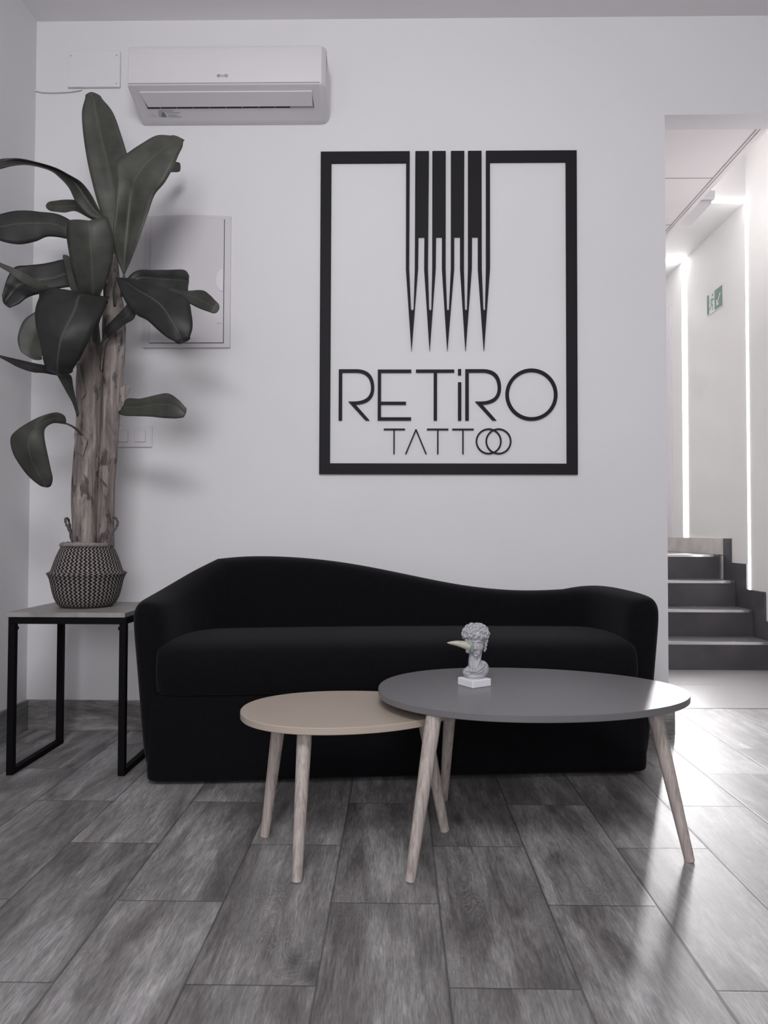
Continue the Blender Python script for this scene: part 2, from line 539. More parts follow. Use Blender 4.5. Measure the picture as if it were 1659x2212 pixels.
struct('trim_4', nbox(1.622, 1.626, WY + 0.12, 6.62, 2.6575, 2.661), PANEL_LINE)
struct('trim_5', nbox(1.6402, 1.664, WY + 0.12, 6.62, 2.655, 2.70), PANEL)
struct('wall_fascia', nbox(1.60, 1.64, WY + 0.12, 6.62, 2.70, 3.40), WALL_IN)
struct('ceiling_upper', nbox(1.64, RX, WY + 0.12, 5.03, 3.335, 3.40), PANEL)
struct('ceiling_stair', nbox(1.64, RX, 5.03, 6.62, 3.02, 3.40), WALL_IN)
struct('trim_6', nbox(RX - 0.012, RX, 6.40, 6.50, 0.68, 2.75), WHITEPL)

# ---- recessed LED lines that run up the wall and across the ceiling
def led(name, label, y0, y1, zb, m):
    e = thing(name, label, 'light', (RX, (y0 + y1) / 2, zb))
    bm = nbox(-0.004, 0.0, -(y1 - y0) / 2, (y1 - y0) / 2, 0, 3.02 - zb)
    obj('wall_strip', bm, m, e)
    bm = nbox(-0.66, 0.0, -(y1 - y0) / 2, (y1 - y0) / 2, 3.016 - zb, 3.02 - zb)
    obj('ceiling_strip', bm, LED_M3, e)
    return e
led('led_strip', 'narrow white LED line up the stairwell wall, right of the exit sign', 5.012, 5.036, 0.462, LED_M2)
led('led_strip', 'broad bright white LED line up the stairwell wall, left of the exit sign', 6.06, 6.16, 0.80, LED_M1)

# ---- stairs
st = thing('staircase', 'dark grey tiled stairs of four steps with pale metal nosings', 'stairs', (0, 4.70, 0))
for k in range(4):
    y0 = 0.25 * k
    y1 = 0.25 * (k + 1) if k < 3 else 1.915
    zt = 0.17 * (k + 1)
    s = obj('step', nbox(0.802, RX - 0.017, y0, y1, 0.0 if k == 0 else zt - 0.17, zt - 0.0125), STEPM, st)
    obj('tread', nbox(0.802, RX - 0.017, y0 + 0.012, y1, zt - 0.012, zt), TREADM, s)
    obj('nosing', nbox(0.8, RX - 0.03 - 0.01 * k, y0 - 0.004, y0 + 0.012, zt - 0.017, zt + 0.001, bevel=0.001), NOSING, s)
# stepped skirting on the right wall
bm = bmesh.new()
prof = [(0.0, 0.0), (0.0, 0.285), (0.105, 0.285), (0.105, 0.465), (0.337, 0.465), (0.337, 0.63), (0.587, 0.63), (0.587, 0.795), (0.69, 0.795), (0.69, 0.0)]
prof = [(-0.2, 0.0), (-0.2, 0.12), (-0.145, 0.12), (-0.145, 0.285)] + prof[2:]
a = [bm.verts.new((RX - 0.016, y, z)) for y, z in prof]
b_ = [bm.verts.new((RX - 0.001, y, z)) for y, z in prof]
bm.faces.new(a); bm.faces.new(list(reversed(b_)))
n_ = len(prof)
for i in range(n_):
    bm.faces.new((a[i], a[(i + 1) % n_], b_[(i + 1) % n_], b_[i]))
obj('stepped_skirting', bm, STEPM, st)
bm = nbox(RX - 0.014, RX, 0.69, 1.92, 0.68, 0.795)
o = obj('landing_skirting', bm, LIT_TILE, st)
o['label'] = 'tile skirting on the landing, LED light painted in as a pale tone'

# ---- exit sign on the stairwell wall
ex = thing('exit_sign', 'green and white emergency exit sign with running figure and arrow', 'sign', (RX, 5.52, 2.435))
obj('plate', nbox(-0.006, 0.0, -0.137, 0.137, 0, 0.157), SIGN_W, ex)
def wallx(name, loops, m, parent, dx, thick=0.002):
    # loops in (s, z): s grows toward the viewer's right = -Y on the wall
    return shape2d(name, loops, thick, m, parent, (dx, 0, 0), (pi / 2, 0, -pi / 2))
W, H_ = 0.274, 0.157
def rect(x0, x1, y0, y1): return [(x0, y0), (x1, y0), (x1, y1), (x0, y1)]
# right half: green with a white arrow pointing down left
arrow = [(0.018, 0.030), (0.070, 0.030), (0.054, 0.048), (0.098, 0.105), (0.082, 0.118), (0.040, 0.064), (0.018, 0.086)]
wallx('arrow_panel', [rect(0.004, 0.130, 0.008, 0.149), [(x + 0.006, y) for x, y in arrow]], SIGN_G, ex, -0.0072)
# left half: green door frame around the figure
wallx('door_panel', [rect(-0.130, -0.100, 0.008, 0.149)], SIGN_G, ex, -0.0072)
fig = bmesh.new()
def yy(s): return -s
def limb(p, q, r):
    tube(fig, [(-0.0072, yy(p[0]), p[1]), (-0.0072, yy(q[0]), q[1])], r, 8)
limb((-0.040, 0.108), (-0.052, 0.070), 0.0075)
limb((-0.052, 0.070), (-0.032, 0.050), 0.0055); limb((-0.032, 0.050), (-0.040, 0.020), 0.0045)
limb((-0.052, 0.070), (-0.068, 0.044), 0.0055); limb((-0.068, 0.044), (-0.094, 0.040), 0.0045)
limb((-0.040, 0.106), (-0.018, 0.088), 0.004); limb((-0.018, 0.088), (-0.002, 0.098), 0.0035)
limb((-0.042, 0.106), (-0.070, 0.100), 0.004); limb((-0.070, 0.100), (-0.082, 0.078), 0.0035)
bmesh.ops.create_icosphere(fig, subdivisions=2, radius=0.010, matrix=Matrix.Translation((-0.0072, yy(-0.034), 0.130)))
for v in fig.verts: v.co.x = -0.0068 + (v.co.x + 0.0072) * 0.15
obj('running_figure', fig, SIGN_G, ex)

# ---- emergency light on the fascia
el = thing('emergency_light', 'white emergency light housing under the ceiling edge above the stairs', 'light', (1.665, 4.42, 2.70))
obj('housing', nbox(0.0, 0.11, -0.17, 0.17, 0.0, 0.05, bevel=0.006), WHITEPL, el)
obj('diffuser', nbox(0.012, 0.098, -0.15, 0.15, -0.022, 0.0, bevel=0.005), WHITEPL2, el)

# ================================================================== AIR CONDITIONER
ax0, ax1 = at(276, 140, 3.0).x, at(692, 140, 3.0).x
ztop = at(480, 91, 3.0).z
zmid = at(480, 179, 3.0).z
zbot = at(500, 266, 3.185).z
ac = thing('air_conditioner', 'white wall mounted split air conditioner with open louver above the panel', 'air conditioner', ((ax0 + ax1) / 2, WY, zbot))
hw = (ax1 - ax0) / 2
def ac_prof(inset=0.0):
    # (y, z) local; front at -0.20
    h = ztop - zbot; zm = zmid - zbot
    return [(-0.001, 0.0 + inset), (-0.02, 0.0 + inset), (-0.035, 0.004 + inset), (-0.195 + inset, zm - 0.006), (-0.20 + inset, zm), (-0.202 + inset, zm + 0.06),
            (-0.20 + inset, h - 0.03), (-0.188 + inset, h - 0.008), (-0.165, h - inset), (-0.001, h - inset)]
bm = bmesh.new()
secs = [(-hw - 0.004, 0.014), (-hw, 0.004), (-hw + 0.008, 0.0), (hw - 0.012, 0.0), (hw + 0.004, 0.004), (hw + 0.016, 0.018), (hw + 0.022, 0.04)]
rings = [[bm.verts.new((x, y, z)) for y, z in ac_prof(i)] for x, i in secs]
for i in range(len(rings) - 1):
    n_ = len(rings[0])
    for k in range(n_):
        bm.faces.new((rings[i][k], rings[i][(k + 1) % n_], rings[i + 1][(k + 1) % n_], rings[i + 1][k]))
bm.faces.new(rings[0]); bm.faces.new(list(reversed(rings[-1])))
obj('body', bm, WHITEPL, ac, angle=0.5)
# underside slope: unit vectors
pA = Vector((0, -0.195, zmid - zbot - 0.006)); pB = Vector((0, -0.035, 0.004))
sl = (pB - pA); L_ = sl.length; sl.normalize(); nn = Vector((0, -sl.z * -1, 0)); nn = Vector((0, sl.z, -sl.y)).normalized()
if nn.z > 0: nn = -nn
def on_slope(x, s, d=0.0):
    v = pA + sl * (s * L_) + nn * d
    return Vector((x, v.y, v.z))
def slope_plate(name, x0, x1, s0, s1, d0, d1, m, parent, x0b=None, x1b=None):
    bm = bmesh.new()
    x0b = x0 if x0b is None else x0b; x1b = x1 if x1b is None else x1b
    q = [on_slope(x0, s0, d0), on_slope(x1, s0, d0), on_slope(x1b, s1, d0), on_slope(x0b, s1, d0)]
    w = [on_slope(x0, s0, d1), on_slope(x1, s0, d1), on_slope(x1b, s1, d1), on_slope(x0b, s1, d1)]
    q = [bm.verts.new(v) for v in q]; w = [bm.verts.new(v) for v in w]
    bm.faces.new(q); bm.faces.new(list(reversed(w)))
    for i in range(4): bm.faces.new((q[i], q[(i + 1) % 4], w[(i + 1) % 4], w[i]))
    return obj(name, bm, m, parent)
slope_plate('air_outlet', -hw + 0.041, hw - 0.038, 0.20, 0.66, -0.002, 0.0006, DARKSLOT, ac, -hw + 0.046, hw - 0.036)
fl = slope_plate('louver', -hw + 0.040, hw - 0.037, 0.16, 0.575, 0.0008, 0.007, WHITEPL, ac, -hw + 0.052, hw - 0.040)
slope_plate('outlet_fin', hw - 0.135, hw - 0.038, 0.58, 0.655, 0.0008, 0.002, GREYPL, ac)
for i in range(8):
    x = -hw + 0.10 + i * 0.068
    slope_plate('vane', x, x + 0.002, 0.575, 0.655, 0.0006, 0.0025, GREYPL, ac)
# seam between front cover and the lower body
obj('cover_seam', nbox(-hw + 0.004, hw - 0.004, -0.2012, -0.199, zmid - zbot - 0.001, zmid - zbot + 0.0012), GREYPL, ac)
# lettering: evvo
lg = bmesh.new()
def stroke2(bm, pts, w, y, dep=0.0012):
    for (xa, za), (xb, zb) in zip(pts[:-1], pts[1:]):
        d = Vector((xb - xa, zb - za)); l = d.length
        if l < 1e-6: continue
        d /= l; n = Vector((-d.y, d.x)) * w / 2; e = d * w * 0.35
        c = [(xa - e.x + n.x, za - e.y + n.y), (xb + e.x + n.x, zb + e.y + n.y), (xb + e.x - n.x, zb + e.y - n.y), (xa - e.x - n.x, za - e.y - n.y)]
        f = [bm.verts.new((x, y, z)) for x, z in c]; g = [bm.verts.new((x, y - dep, z)) for x, z in c]
        bm.faces.new(f); bm.faces.new(list(reversed(g)))
        for i in range(4): bm.faces.new((f[i], f[(i + 1) % 4], g[(i + 1) % 4], g[i]))
def arc(cx, cz, rx, rz, a0, a1, n=12):
    return [(cx + rx * cos(a0 + (a1 - a0) * i / n), cz + rz * sin(a0 + (a1 - a0) * i / n)) for i in range(n + 1)]
lx = at(481, 164, 3.0).x - ac.location.x; lz = at(481, 164, 3.0).z - zbot
s_ = 0.0045
stroke2(lg, [(lx - 0.0215, lz)] + [(lx - 0.0115, lz)] + arc(lx - 0.0165, lz, 0.005, s_, 0, 1.75 * pi), 0.0018, -0.2015)
stroke2(lg, [(lx - 0.0095, lz + s_), (lx - 0.0055, lz - s_), (lx - 0.0015, lz + s_)], 0.0018, -0.2015)
stroke2(lg, [(lx + 0.0005, lz + s_), (lx + 0.0045, lz - s_), (lx + 0.0085, lz + s_)], 0.0018, -0.2015)
stroke2(lg, arc(lx + 0.0155, lz, 0.0052, s_, 0, 2 * pi, 16), 0.0018, -0.2015)
obj('lettering', lg, GREYPL, ac)
# warning sticker: triangle and lines of print
wl = slope_plate('warning_label', -hw + 0.083, -hw + 0.112, 0.76, 0.90, 0.0006, 0.0009, GREYPL, ac)
bm = bmesh.new()
tri_ = [on_slope(-hw + 0.093, 0.90, 0.0016), on_slope(-hw + 0.116, 0.90, 0.0016), on_slope(-hw + 0.103, 0.73, 0.0016)]
bm.faces.new([bm.verts.new(v) for v in tri_]); 
bmesh.ops.solidify(bm, geom=bm.faces[:], thickness=0.0004)
obj('warning_triangle', bm, GREYPL, ac)
for s0, xa, xb in ((0.71, 0.086, 0.148), (0.77, 0.118, 0.172), (0.84, 0.120, 0.160), (0.89, 0.122, 0.176)):
    slope_plate('print_line', -hw + xa, -hw + xb, s0, s0 + 0.02, 0.0006, 0.0012, GREYPL, ac)
for s0, xa, xb in ((0.80, 0.052, 0.066), (0.86, 0.036, 0.076)):
    slope_plate('print_line', -hw + xa, -hw + xb, s0, s0 + 0.04, 0.0006, 0.0012, WHITEPL2, ac)

# ================================================================== JUNCTION BOX COVER + CABLE
p0 = at(148, 192, WY); p1 = at(262, 113, WY)
jb = thing('junction_box', 'white square junction box cover left of the air conditioner', 'electrical box', ((p0.x + p1.x) / 2, WY, p0.z))
w2 = (p1.x - p0.x) / 2; h2 = p1.z - p0.z
obj('cover', nbox(-w2, w2, -0.014, 0, 0, h2, bevel=0.003), WALL, jb)
for sx, sz in ((1, 0.09), (1, 0.86), (-1, 0.86)):
    bm = bmesh.new()
    tube(bm, [(sx * w2 * 0.87, -0.0152, h2 * sz), (sx * w2 * 0.87, -0.0135, h2 * sz)], 0.003, 10)
    obj('screw', bm, GREYPL, jb)
bm = bmesh.new()
cp = [at(x, y, 3.192) for x, y in ((68, 186), (72, 193), (90, 198), (115, 199), (140, 198), (160, 196), (176, 193))]
tube(bm, cat([tuple(v) for v in cp], 4), 0.0035, 8)
cb = obj('cable', bm, WALL, None, smooth=True)
tag(cb, 'thin white cable running from the left corner to the junction box', 'cable')

# ================================================================== DISTRIBUTION BOARD
p0 = at(311, 752, WY); p1 = at(500, 466, WY)
W_ = p1.x - p0.x; Hh = p1.z - p0.z
db = thing('distribution_board', 'pale flush electrical panel with a door behind the banana leaves', 'electrical panel', (p0.x, WY, p0.z))
def arched(x0, x1, z0, z1, rise, n=14):
    pts = [(x0, z0), (x1, z0), (x1, z1)]
    for i in range(1, n):
        t_ = i / n
        pts.append((x1 + (x0 - x1) * t_, z1 + rise * sin(pi * t_)))
    pts.append((x0, z1))
    return pts
obj_f = shape2d('frame', [arched(0, W_, 0, Hh - 0.006, 0.006)], 0.010, WHITEPL2, db, (0, -0.005, 0))
m_ = 0.028
shape2d('door_gap', [arched(m_ - 0.002, W_ - m_ + 0.002, 0.018, Hh - 0.020, 0.008)], 0.001, DARKSLOT, db, (0, -0.0104, 0))
dr = shape2d('door', [arched(m_, W_ - m_, 0.020, Hh - 0.022, 0.008)], 0.006, WHITEPL2, db, (0, -0.0125, 0))
# half-moon latch
cz = at(480, 608, WY).z - p0.z
lt = [(W_ - m_ - 0.001, cz - 0.048)] + [(W_ - m_ - 0.001 - 0.030 * sin(pi * i / 14), cz - 0.048 * cos(pi * i / 14)) for i in range(1, 14)] + [(W_ - m_ - 0.001, cz + 0.048)]
shape2d('latch', [lt], 0.004, WHITEPL, dr, (0, -0.0170, 0))
obj('brand_mark', nbox(W_ - 0.055, W_ - 0.035, -0.0162, -0.0153, 0.100, 0.1025), GREYPL, dr)

# ================================================================== LIGHT SWITCHES
p0 = at(236, 966, WY); p1 = at(330, 921, WY)
sw = thing('light_switch', 'white double light switch plate on the wall right of the banana trunk', 'switch', (p0.x, WY, p0.z))
ws = p1.x - p0.x; hs = p1.z - p0.z
obj('plate', nbox(0, ws, -0.009, 0, 0, hs, bevel=0.002), WHITEPL, sw)
for px in (254, 292):
    x = at(px, 940, WY).x - p0.x
    obj('rocker_gap', nbox(x - 0.001, x + 0.0475, -0.0094, -0.0088, 0.020, hs - 0.018), GREYPL, sw)
    obj('rocker', nbox(x, x + 0.0465, -0.013, -0.009, 0.0215, hs - 0.019, bevel=0.001), WHITEPL, sw)

# ================================================================== SIGN
def sg(cx, cy):
    v = at(680 + 0.35564 * cx, 300 + 0.35564 * cy, WY)
    return (v.x, v.z)
s00 = sg(38, 86); s11 = sg(1594, 2040)
def sgl(cx, cy):   # upright grid over the sign: x, z local to its lower-left corner
    tx = (cx - 36) / 1558.0; tz = (2040 - cy) / (2040 - 82.0)
    return (tx * (s11[0] - s00[0] + 0.0), tz * (s00[1] - s11[1]))
sign = thing('wall_sign', 'large black logo sign of needles in a square frame with lettering, above the sofa', 'sign', (s00[0], WY, s11[1]))
outer = [(36, 82), (580, 82), (578, 800), (589, 1042), (593, 1050), (597, 1053), (601, 1050), (605, 1042), (612, 800), (614, 82), (697, 82), (692, 800), (699, 1042), (702, 1050), (706, 1053), (710, 1050), (713, 1042), (718, 800), (718, 82), (799, 82), (799, 800), (807, 1042), (810, 1050), (813, 1053), (817, 1050), (820, 1042), (831, 800), (831, 82), (912, 82), (910, 800), (916, 1042), (919, 1050), (922, 1053), (926, 1050), (929, 1042), (935, 800), (935, 82), (1017, 82), (1018, 800), (1027, 1042), (1030, 1050), (1034, 1053), (1037, 1050), (1039, 1042), (1044, 800), (1044, 82), (1594, 82), (1594, 2040), (36, 2040)]
inner = [(101, 150), (558, 150), (558, 800), (592.5, 1297), (593.5, 1297), (632, 800), (634, 605), (670, 605), (669, 800), (702.5, 1297), (703.5, 1297), (739, 800), (741, 605), (777, 605), (777, 800), (809.5, 1297), (810.5, 1297), (851, 800), (851, 605), (887, 605), (887, 800), (919.5, 1297), (920.5, 1297), (958, 800), (959, 605), (995, 605), (995, 800), (1030.5, 1297), (1031.5, 1297), (1068, 800), (1068, 150), (1529, 150), (1529, 1975), (101, 1975)]
TH = 0.012
shape2d('needle_frame', [[sgl(*p) for p in outer], [sgl(*p) for p in inner]], TH, SIGNBLK, sign, (0, -TH / 2 - 0.001, 0))
def letter(loops, name='letter'):
    shape2d(name, [[sgl(*p) for p in lp] for lp in loops], 0.008, SIGNBLK, sign, (0, -0.005, 0))
def qb(p, q, r, n=10):
    return [((1 - t) ** 2 * p[0] + 2 * t * (1 - t) * q[0] + t * t * r[0], (1 - t) ** 2 * p[1] + 2 * t * (1 - t) * q[1] + t * t * r[1]) for t in [i / n for i in range(1, n + 1)]]
def Rlet(o):
    p = [(152, 1407), (262, 1407)]
    p += qb((262, 1407), (368, 1410), (368, 1520)) + qb((368, 1520), (366, 1618), (255, 1620))
    p += [(340, 1716), (316, 1716), (211, 1602), (245, 1602)]
    p += qb((245, 1602), (348, 1600), (348, 1520)) + qb((348, 1520), (346, 1430), (262, 1427))
    p += [(173, 1427), (173, 1716), (152, 1716)]
    return [[(x + o, y) for x, y in p]]
letter(Rlet(0))
letter([[(389, 1409), (592, 1409), (592, 1428), (409, 1428), (409, 1603), (560, 1603), (560, 1621), (409, 1621), (409, 1697), (591, 1697), (591, 1716), (389, 1716)]])
letter([[(620, 1409), (852, 1409), (852, 1427), (748, 1427), (748, 1716), (728, 1716), (728, 1427), (620, 1427)]])
letter([[(875, 1406), (894, 1406), (894, 1443), (875, 1443)], [(875, 1486), (895, 1486), (895, 1716), (875, 1716)]])
letter(Rlet(767))
def ring(cx, cy, r0, r1, n=64):
    return [[(cx + r * cos(2 * pi * i / n), cy + r * sin(2 * pi * i / n)) for i in range(n)] for r in (r0, r1)]
letter(ring(1318, 1560, 157, 136))
def Tsm(x0, x1, xs):
    return [[(x0, 1765), (x1, 1765), (x1, 1774), (xs + 4, 1774), (xs + 4, 1918), (xs - 4, 1918), (xs - 4, 1774), (x0, 1774)]]
letter(Tsm(426, 555, 488.5))
letter([[(555, 1918), (618, 1768), (624, 1768), (687, 1918), (679, 1918), (621, 1780), (563, 1918)]])
letter(Tsm(687, 817, 753)); letter(Tsm(840, 970, 905))
letter(ring(1060, 1841, 78, 69)); 
o2 = ring(1119, 1841, 78, 69)
shape2d('letter', [[sgl(*p) for p in lp] for lp in o2], 0.008, SIGNBLK, sign, (0, -0.0055, 0))

# ================================================================== SOFA
TH_S = math.radians(5.2)
sofa = thing('sofa', 'black fabric covered sofa with sweeping curved back against the sign wall', 'sofa', (0.02, 2.565, 0), TH_S)
# stations: outer plan (x,y), inner plan (x,y), top height
ST = [(-.870, .006, -.830, .010, .580), (-.895, .030, -.795, .030, .600), (-.900, .13, -.775, .11, .606), (-.888, .25, -.750, .21, .618),
      (-.850, .36, -.712, .29, .646), (-.785, .445, -.668, .345, .688), (-.700, .49, -.615, .375, .728), (-.60, .505, -.54, .385, .738),
      (-.45, .51, -.42, .39, .738), (-.28, .51, -.26, .39, .726), (-.10, .51, -.10, .39, .700), (.08, .51, .08, .39, .662), (.25, .51, .25, .39, .627),
      (.40, .51, .40, .39, .607), (.53, .51, .52, .39, .600), (.64, .51, .62, .39, .602), (.705, .51, .675, .385, .606),
      (.79, .51, .72, .36, .620), (.86, .48, .752, .31, .624), (.900, .40, .772, .24, .622), (.912, .27, .785, .16, .618), (.915, .13, .792, .09, .614),
      (.905, .030, .80, .030, .606), (.875, .006, .835, .010, .588)]
def sofa_section(s):
    ox, oy, ix, iy, z = s
    o_ = Vector((ox, oy)); i_ = Vector((ix, iy)); d = (i_ - o_); w = d.length; d.normalize()
    def pt(k, zz): q = o_ + d * k; return (q.x, q.y, zz)
    return [pt(.062, .012), pt(.060, .03), pt(.040, .08), pt(.028, .22), pt(.014, .38), pt(0.0, z - .08), pt(.0, z - .035), pt(.012, z - .012), pt(w * .28, z),
            pt(w * .62, z - .002), pt(w - .010, z - .018), pt(w, z - .05), pt(w + .005, z - .12), pt(w + .01, .40), pt(w + .01, .30)]
secs = [sofa_section(s) for s in ST]
def shell(name, i0, i1, capa=False, capb=False):
    bm = bmesh.new()
    rr = [[bm.verts.new(p) for p in secs[i]] for i in range(i0, i1 + 1)]
    for a_, b2 in zip(rr[:-1], rr[1:]):
        for k in range(len(a_) - 1):
            bm.faces.new((a_[k], a_[k + 1], b2[k + 1], b2[k]))
    if capa: bm.faces.new(rr[0])
    if capb: bm.faces.new(list(reversed(rr[-1])))
    o = obj(name, bm, SOFA, sofa, smooth=True)
    md = o.modifiers.new('sub', 'SUBSURF'); md.levels = 2; md.render_levels = 2
    return o
shell('armrest', 0, 6, capa=True)
shell('backrest', 6, 16)
shell('armrest', 16, len(ST) - 1, capb=True)

def loft_box(name, prof_yz, xs, parent, m, sub=2):
    """profile in (y,z) swept along x with per-station (x, inset, dy)"""
    bm = bmesh.new()
    cy = sum(p[0] for p in prof_yz) / len(prof_yz); cz_ = sum(p[1] for p in prof_yz) / len(prof_yz)
    rr = []
    for x, s, dy, dz in xs:
        rr.append([bm.verts.new((x, cy + (y - cy) * s + dy, cz_ + (z - cz_) * s + dz)) for y, z in prof_yz])
    n_ = len(prof_yz)
    for a_, b2 in zip(rr[:-1], rr[1:]):
        for k in range(n_):
            bm.faces.new((a_[k], a_[(k + 1) % n_], b2[(k + 1) % n_], b2[k]))
    bm.faces.new(rr[0]); bm.faces.new(list(reversed(rr[-1])))
    o = obj(name, bm, m, parent, smooth=True)
    md = o.modifiers.new('sub', 'SUBSURF'); md.levels = sub; md.render_levels = sub
    return o
seat = [(.02, .285), (-.008, .30), (-.026, .34), (-.030, .39), (-.018, .430), (.012, .452), (.07, .466), (.18, .474), (.30, .474), (.40, .468), (.43, .45), (.43, .30), (.30, .285)]
loft_box('seat_cushion', seat, [(-.815, .93, .012, 0), (-.80, .99, .004, 0), (-.72, 1, 0, -.002), (-.4, 1, 0, .002), (0, 1, -.002, .004), (.4, 1, 0, .002), (.72, 1, 0, -.002), (.80, .99, .004, -.002), (.815, .93, .012, -.002)], sofa, SOFA)
skirt = [(.030, .008), (.012, .010), (.006, .03), (.004, .12), (.002, .24), (.008, .30), (.05, .31), (.40, .31), (.44, .20), (.43, .02), (.40, .008)]
loft_box('skirt', skirt, [(-.845, .86, .02, .0), (-.838, .98, .002, .0), (-.80, 1, 0, 0), (-.5, 1, -.004, 0), (-.1, 1, .004, .003), (.3, 1, .001, .0), (.6, 1, .005, .002), (.80, 1, 0, 0), (.848, .98, .002, 0), (.855, .86, .02, 0)], sofa, SOFA)
# ================================================================== COFFEE TABLES
def egg(a, b, k, rot, n=96, inset=0.0):
    """a half length, b half width, k pulls the width to -x (wide end)"""
    pts = []
    for i in range(n):
        t_ = 2 * pi * i / n
        c_, s_ = cos(t_), sin(t_)
        e = 2 / 2.08
        x = (a - inset) * (abs(c_) ** e) * (1 if c_ >= 0 else -1)
        y = (b - inset) * (abs(s_) ** e) * (1 if s_ >= 0 else -1) * (1 - k * c_ )
        pts.append((x * cos(rot) - y * sin(rot), x * sin(rot) + y * cos(rot)))
    return pts
def tabletop(name, pts_fn, z1, thick, m, parent):
    bm = bmesh.new()
    bev = 0.0015
    lv = [(bev, z1 - thick), (0, z1 - thick + bev), (0, z1 - bev), (bev, z1)]
    rr = []
    for ins, z in lv:
        rr.append([bm.verts.new((x, y, z)) for x, y in pts_fn(ins)])
    n_ = len(rr[0])
    for a_, b2 in zip(rr[:-1], rr[1:]):
        for k in range(n_): bm.faces.new((a_[k], a_[(k + 1) % n_], b2[(k + 1) % n_], b2[k]))
    bm.faces.new(rr[0]); bm.faces.new(rr[-1])
    return obj(name, bm, m, parent, angle=0.6)
def splay_leg(parent, foot, top, r0, r1):
    f_ = Vector(foot); t_ = Vector(top)
    bm = bmesh.new()
    pts = []; rad = []
    for i in range(9):
        k = i / 8
        pts.append(f_ + (t_ - f_) * k); rad.append(r0 + (r1 - r0) * min(1, k * 1.15))
    pts = [f_ ] + [f_ + (t_ - f_) * 0.006] + pts[1:]
    rad = [r0 * 0.86] + [r0] + rad[1:]
    tube(bm, pts, rad, 24)
    o = obj('leg', bm, LEGW, parent, angle=0.6)
    return o
GC = (0.372, 2.135)
gt = thing('coffee_table', 'larger grey egg shaped coffee table on splayed pale wooden legs', 'table', (*GC, 0))
tabletop('tabletop', lambda i: egg(0.4225, 0.318, 0.11, math.radians(-1.5), inset=i), 0.400, 0.018, GREYTOP, gt)
def rel(c, p): return (p[0] - c[0], p[1] - c[1], p[2])
splay_leg(gt, rel(GC, (0.033, 1.838, 0.0)), rel(GC, (0.094, 1.905, 0.384)), 0.0125, 0.0195)
splay_leg(gt, rel(GC, (0.743, 1.966, 0.0)), rel(GC, (0.672, 2.03, 0.384)), 0.0125, 0.0195)
splay_leg(gt, rel(GC, (0.148, 2.40, 0.0)), rel(GC, (0.168, 2.32, 0.384)), 0.0125, 0.0195)
BC = (-0.132, 2.075)
bt = thing('coffee_table', 'smaller beige egg shaped coffee table tucked under the grey one', 'table', (*BC, 0))
tabletop('tabletop', lambda i: egg(0.285, 0.215, 0.10, math.radians(9), inset=i), 0.358, 0.018, BEIGE, bt)
splay_leg(bt, rel(BC, (-0.358, 2.100, 0.0)), rel(BC, (-0.315, 2.085, 0.342)), 0.0125, 0.0185)
splay_leg(bt, rel(BC, (-0.235, 1.830, 0.0)), rel(BC, (-0.228, 1.915, 0.342)), 0.0125, 0.0185)
splay_leg(bt, rel(BC, (0.136, 2.150, 0.0)), rel(BC, (0.072, 2.105, 0.342)), 0.0125, 0.0185)

# ================================================================== BUST
bc = (0.2195, 2.168, 0.400)
bust = thing('bust', 'small grey classical bust with cream horn bursting from its eye, on the grey table', 'figurine', bc)
K = 0.0001575
def bx_(cx): return (cx - 868) * K
def bz_(cy): return (1345 - cy) * K * 1.035
bm = nbox(-.0335, .0335, -.0335, .0335, 0.0, 0.0215, bevel=0.0025)
pl = obj('plinth', bm, PLINTH, bust)
pl.rotation_euler.z = math.radians(34)
def ell(bm, c, r, rot=(0, 0, 0), sub=3):
    mt = Matrix.Translation(c) @ Euler(rot).to_matrix().to_4x4() @ Matrix.Diagonal((*r, 1))
    bmesh.ops.create_icosphere(bm, subdivisions=sub, radius=1.0, matrix=mt)
FY = math.radians(-17)
FD = Vector((sin(FY), -cos(FY), 0)); FR = Vector((cos(FY), sin(FY), 0)); UP = Vector((0, 0, 1))
HC = Vector((bx_(925), 0.0, bz_(605)))      # head centre
def F(f, r, u): return HC + FD * f + FR * r + UP * u
bm = bmesh.new()
# chest and shoulders, cut low like a herm
ell(bm, (bx_(905), .006, bz_(1110)), (.0345, .022, .0205))
ell(bm, (bx_(1010), .008, bz_(1070)), (.0200, .018, .0240))
ell(bm, (bx_(770), .002, bz_(1120)), (.0180, .018, .0135))
ell(bm, (bx_(880), .004, bz_(1180)), (.0300, .022, .010))
# neck with its two cords and the collar bones
tube(bm, [(bx_(920), .006, bz_(1090)), (bx_(885), .003, bz_(980)), (bx_(880), .003, bz_(880)), (bx_(905), .005, bz_(740))], [.027, .0200, .0178, .018], 20)
tube(bm, [(bx_(985), -.002, bz_(790)), (bx_(940), -.012, bz_(920)), (bx_(890), -.0195, bz_(1060))], [.0030, .0036, .0026], 10)
tube(bm, [(bx_(800), -.004, bz_(860)), (bx_(795), -.0105, bz_(960)), (bx_(805), -.0185, bz_(1065))], [.0022, .0030, .0026], 10)
tube(bm, [(bx_(700), -.012, bz_(1085)), (bx_(790), -.0205, bz_(1078)), (bx_(900), -.0215, bz_(1080)), (bx_(1000), -.0165, bz_(1015)), (bx_(1055), -.007, bz_(955))], [.0015, .0026, .0028, .0030, .0022], 10)
# skull, jaw
ell(bm, HC + Vector((0, .007, .012)), (.0250, .0270, .027))
ell(bm, F(.0095, 0, -.006), (.0195, .0195, .0265))
ell(bm, F(.0160, 0, -.0265), (.0120, .0115, .0115))
ell(bm, F(.0238, 0, -.0335), (.0056, .0048, .0046))
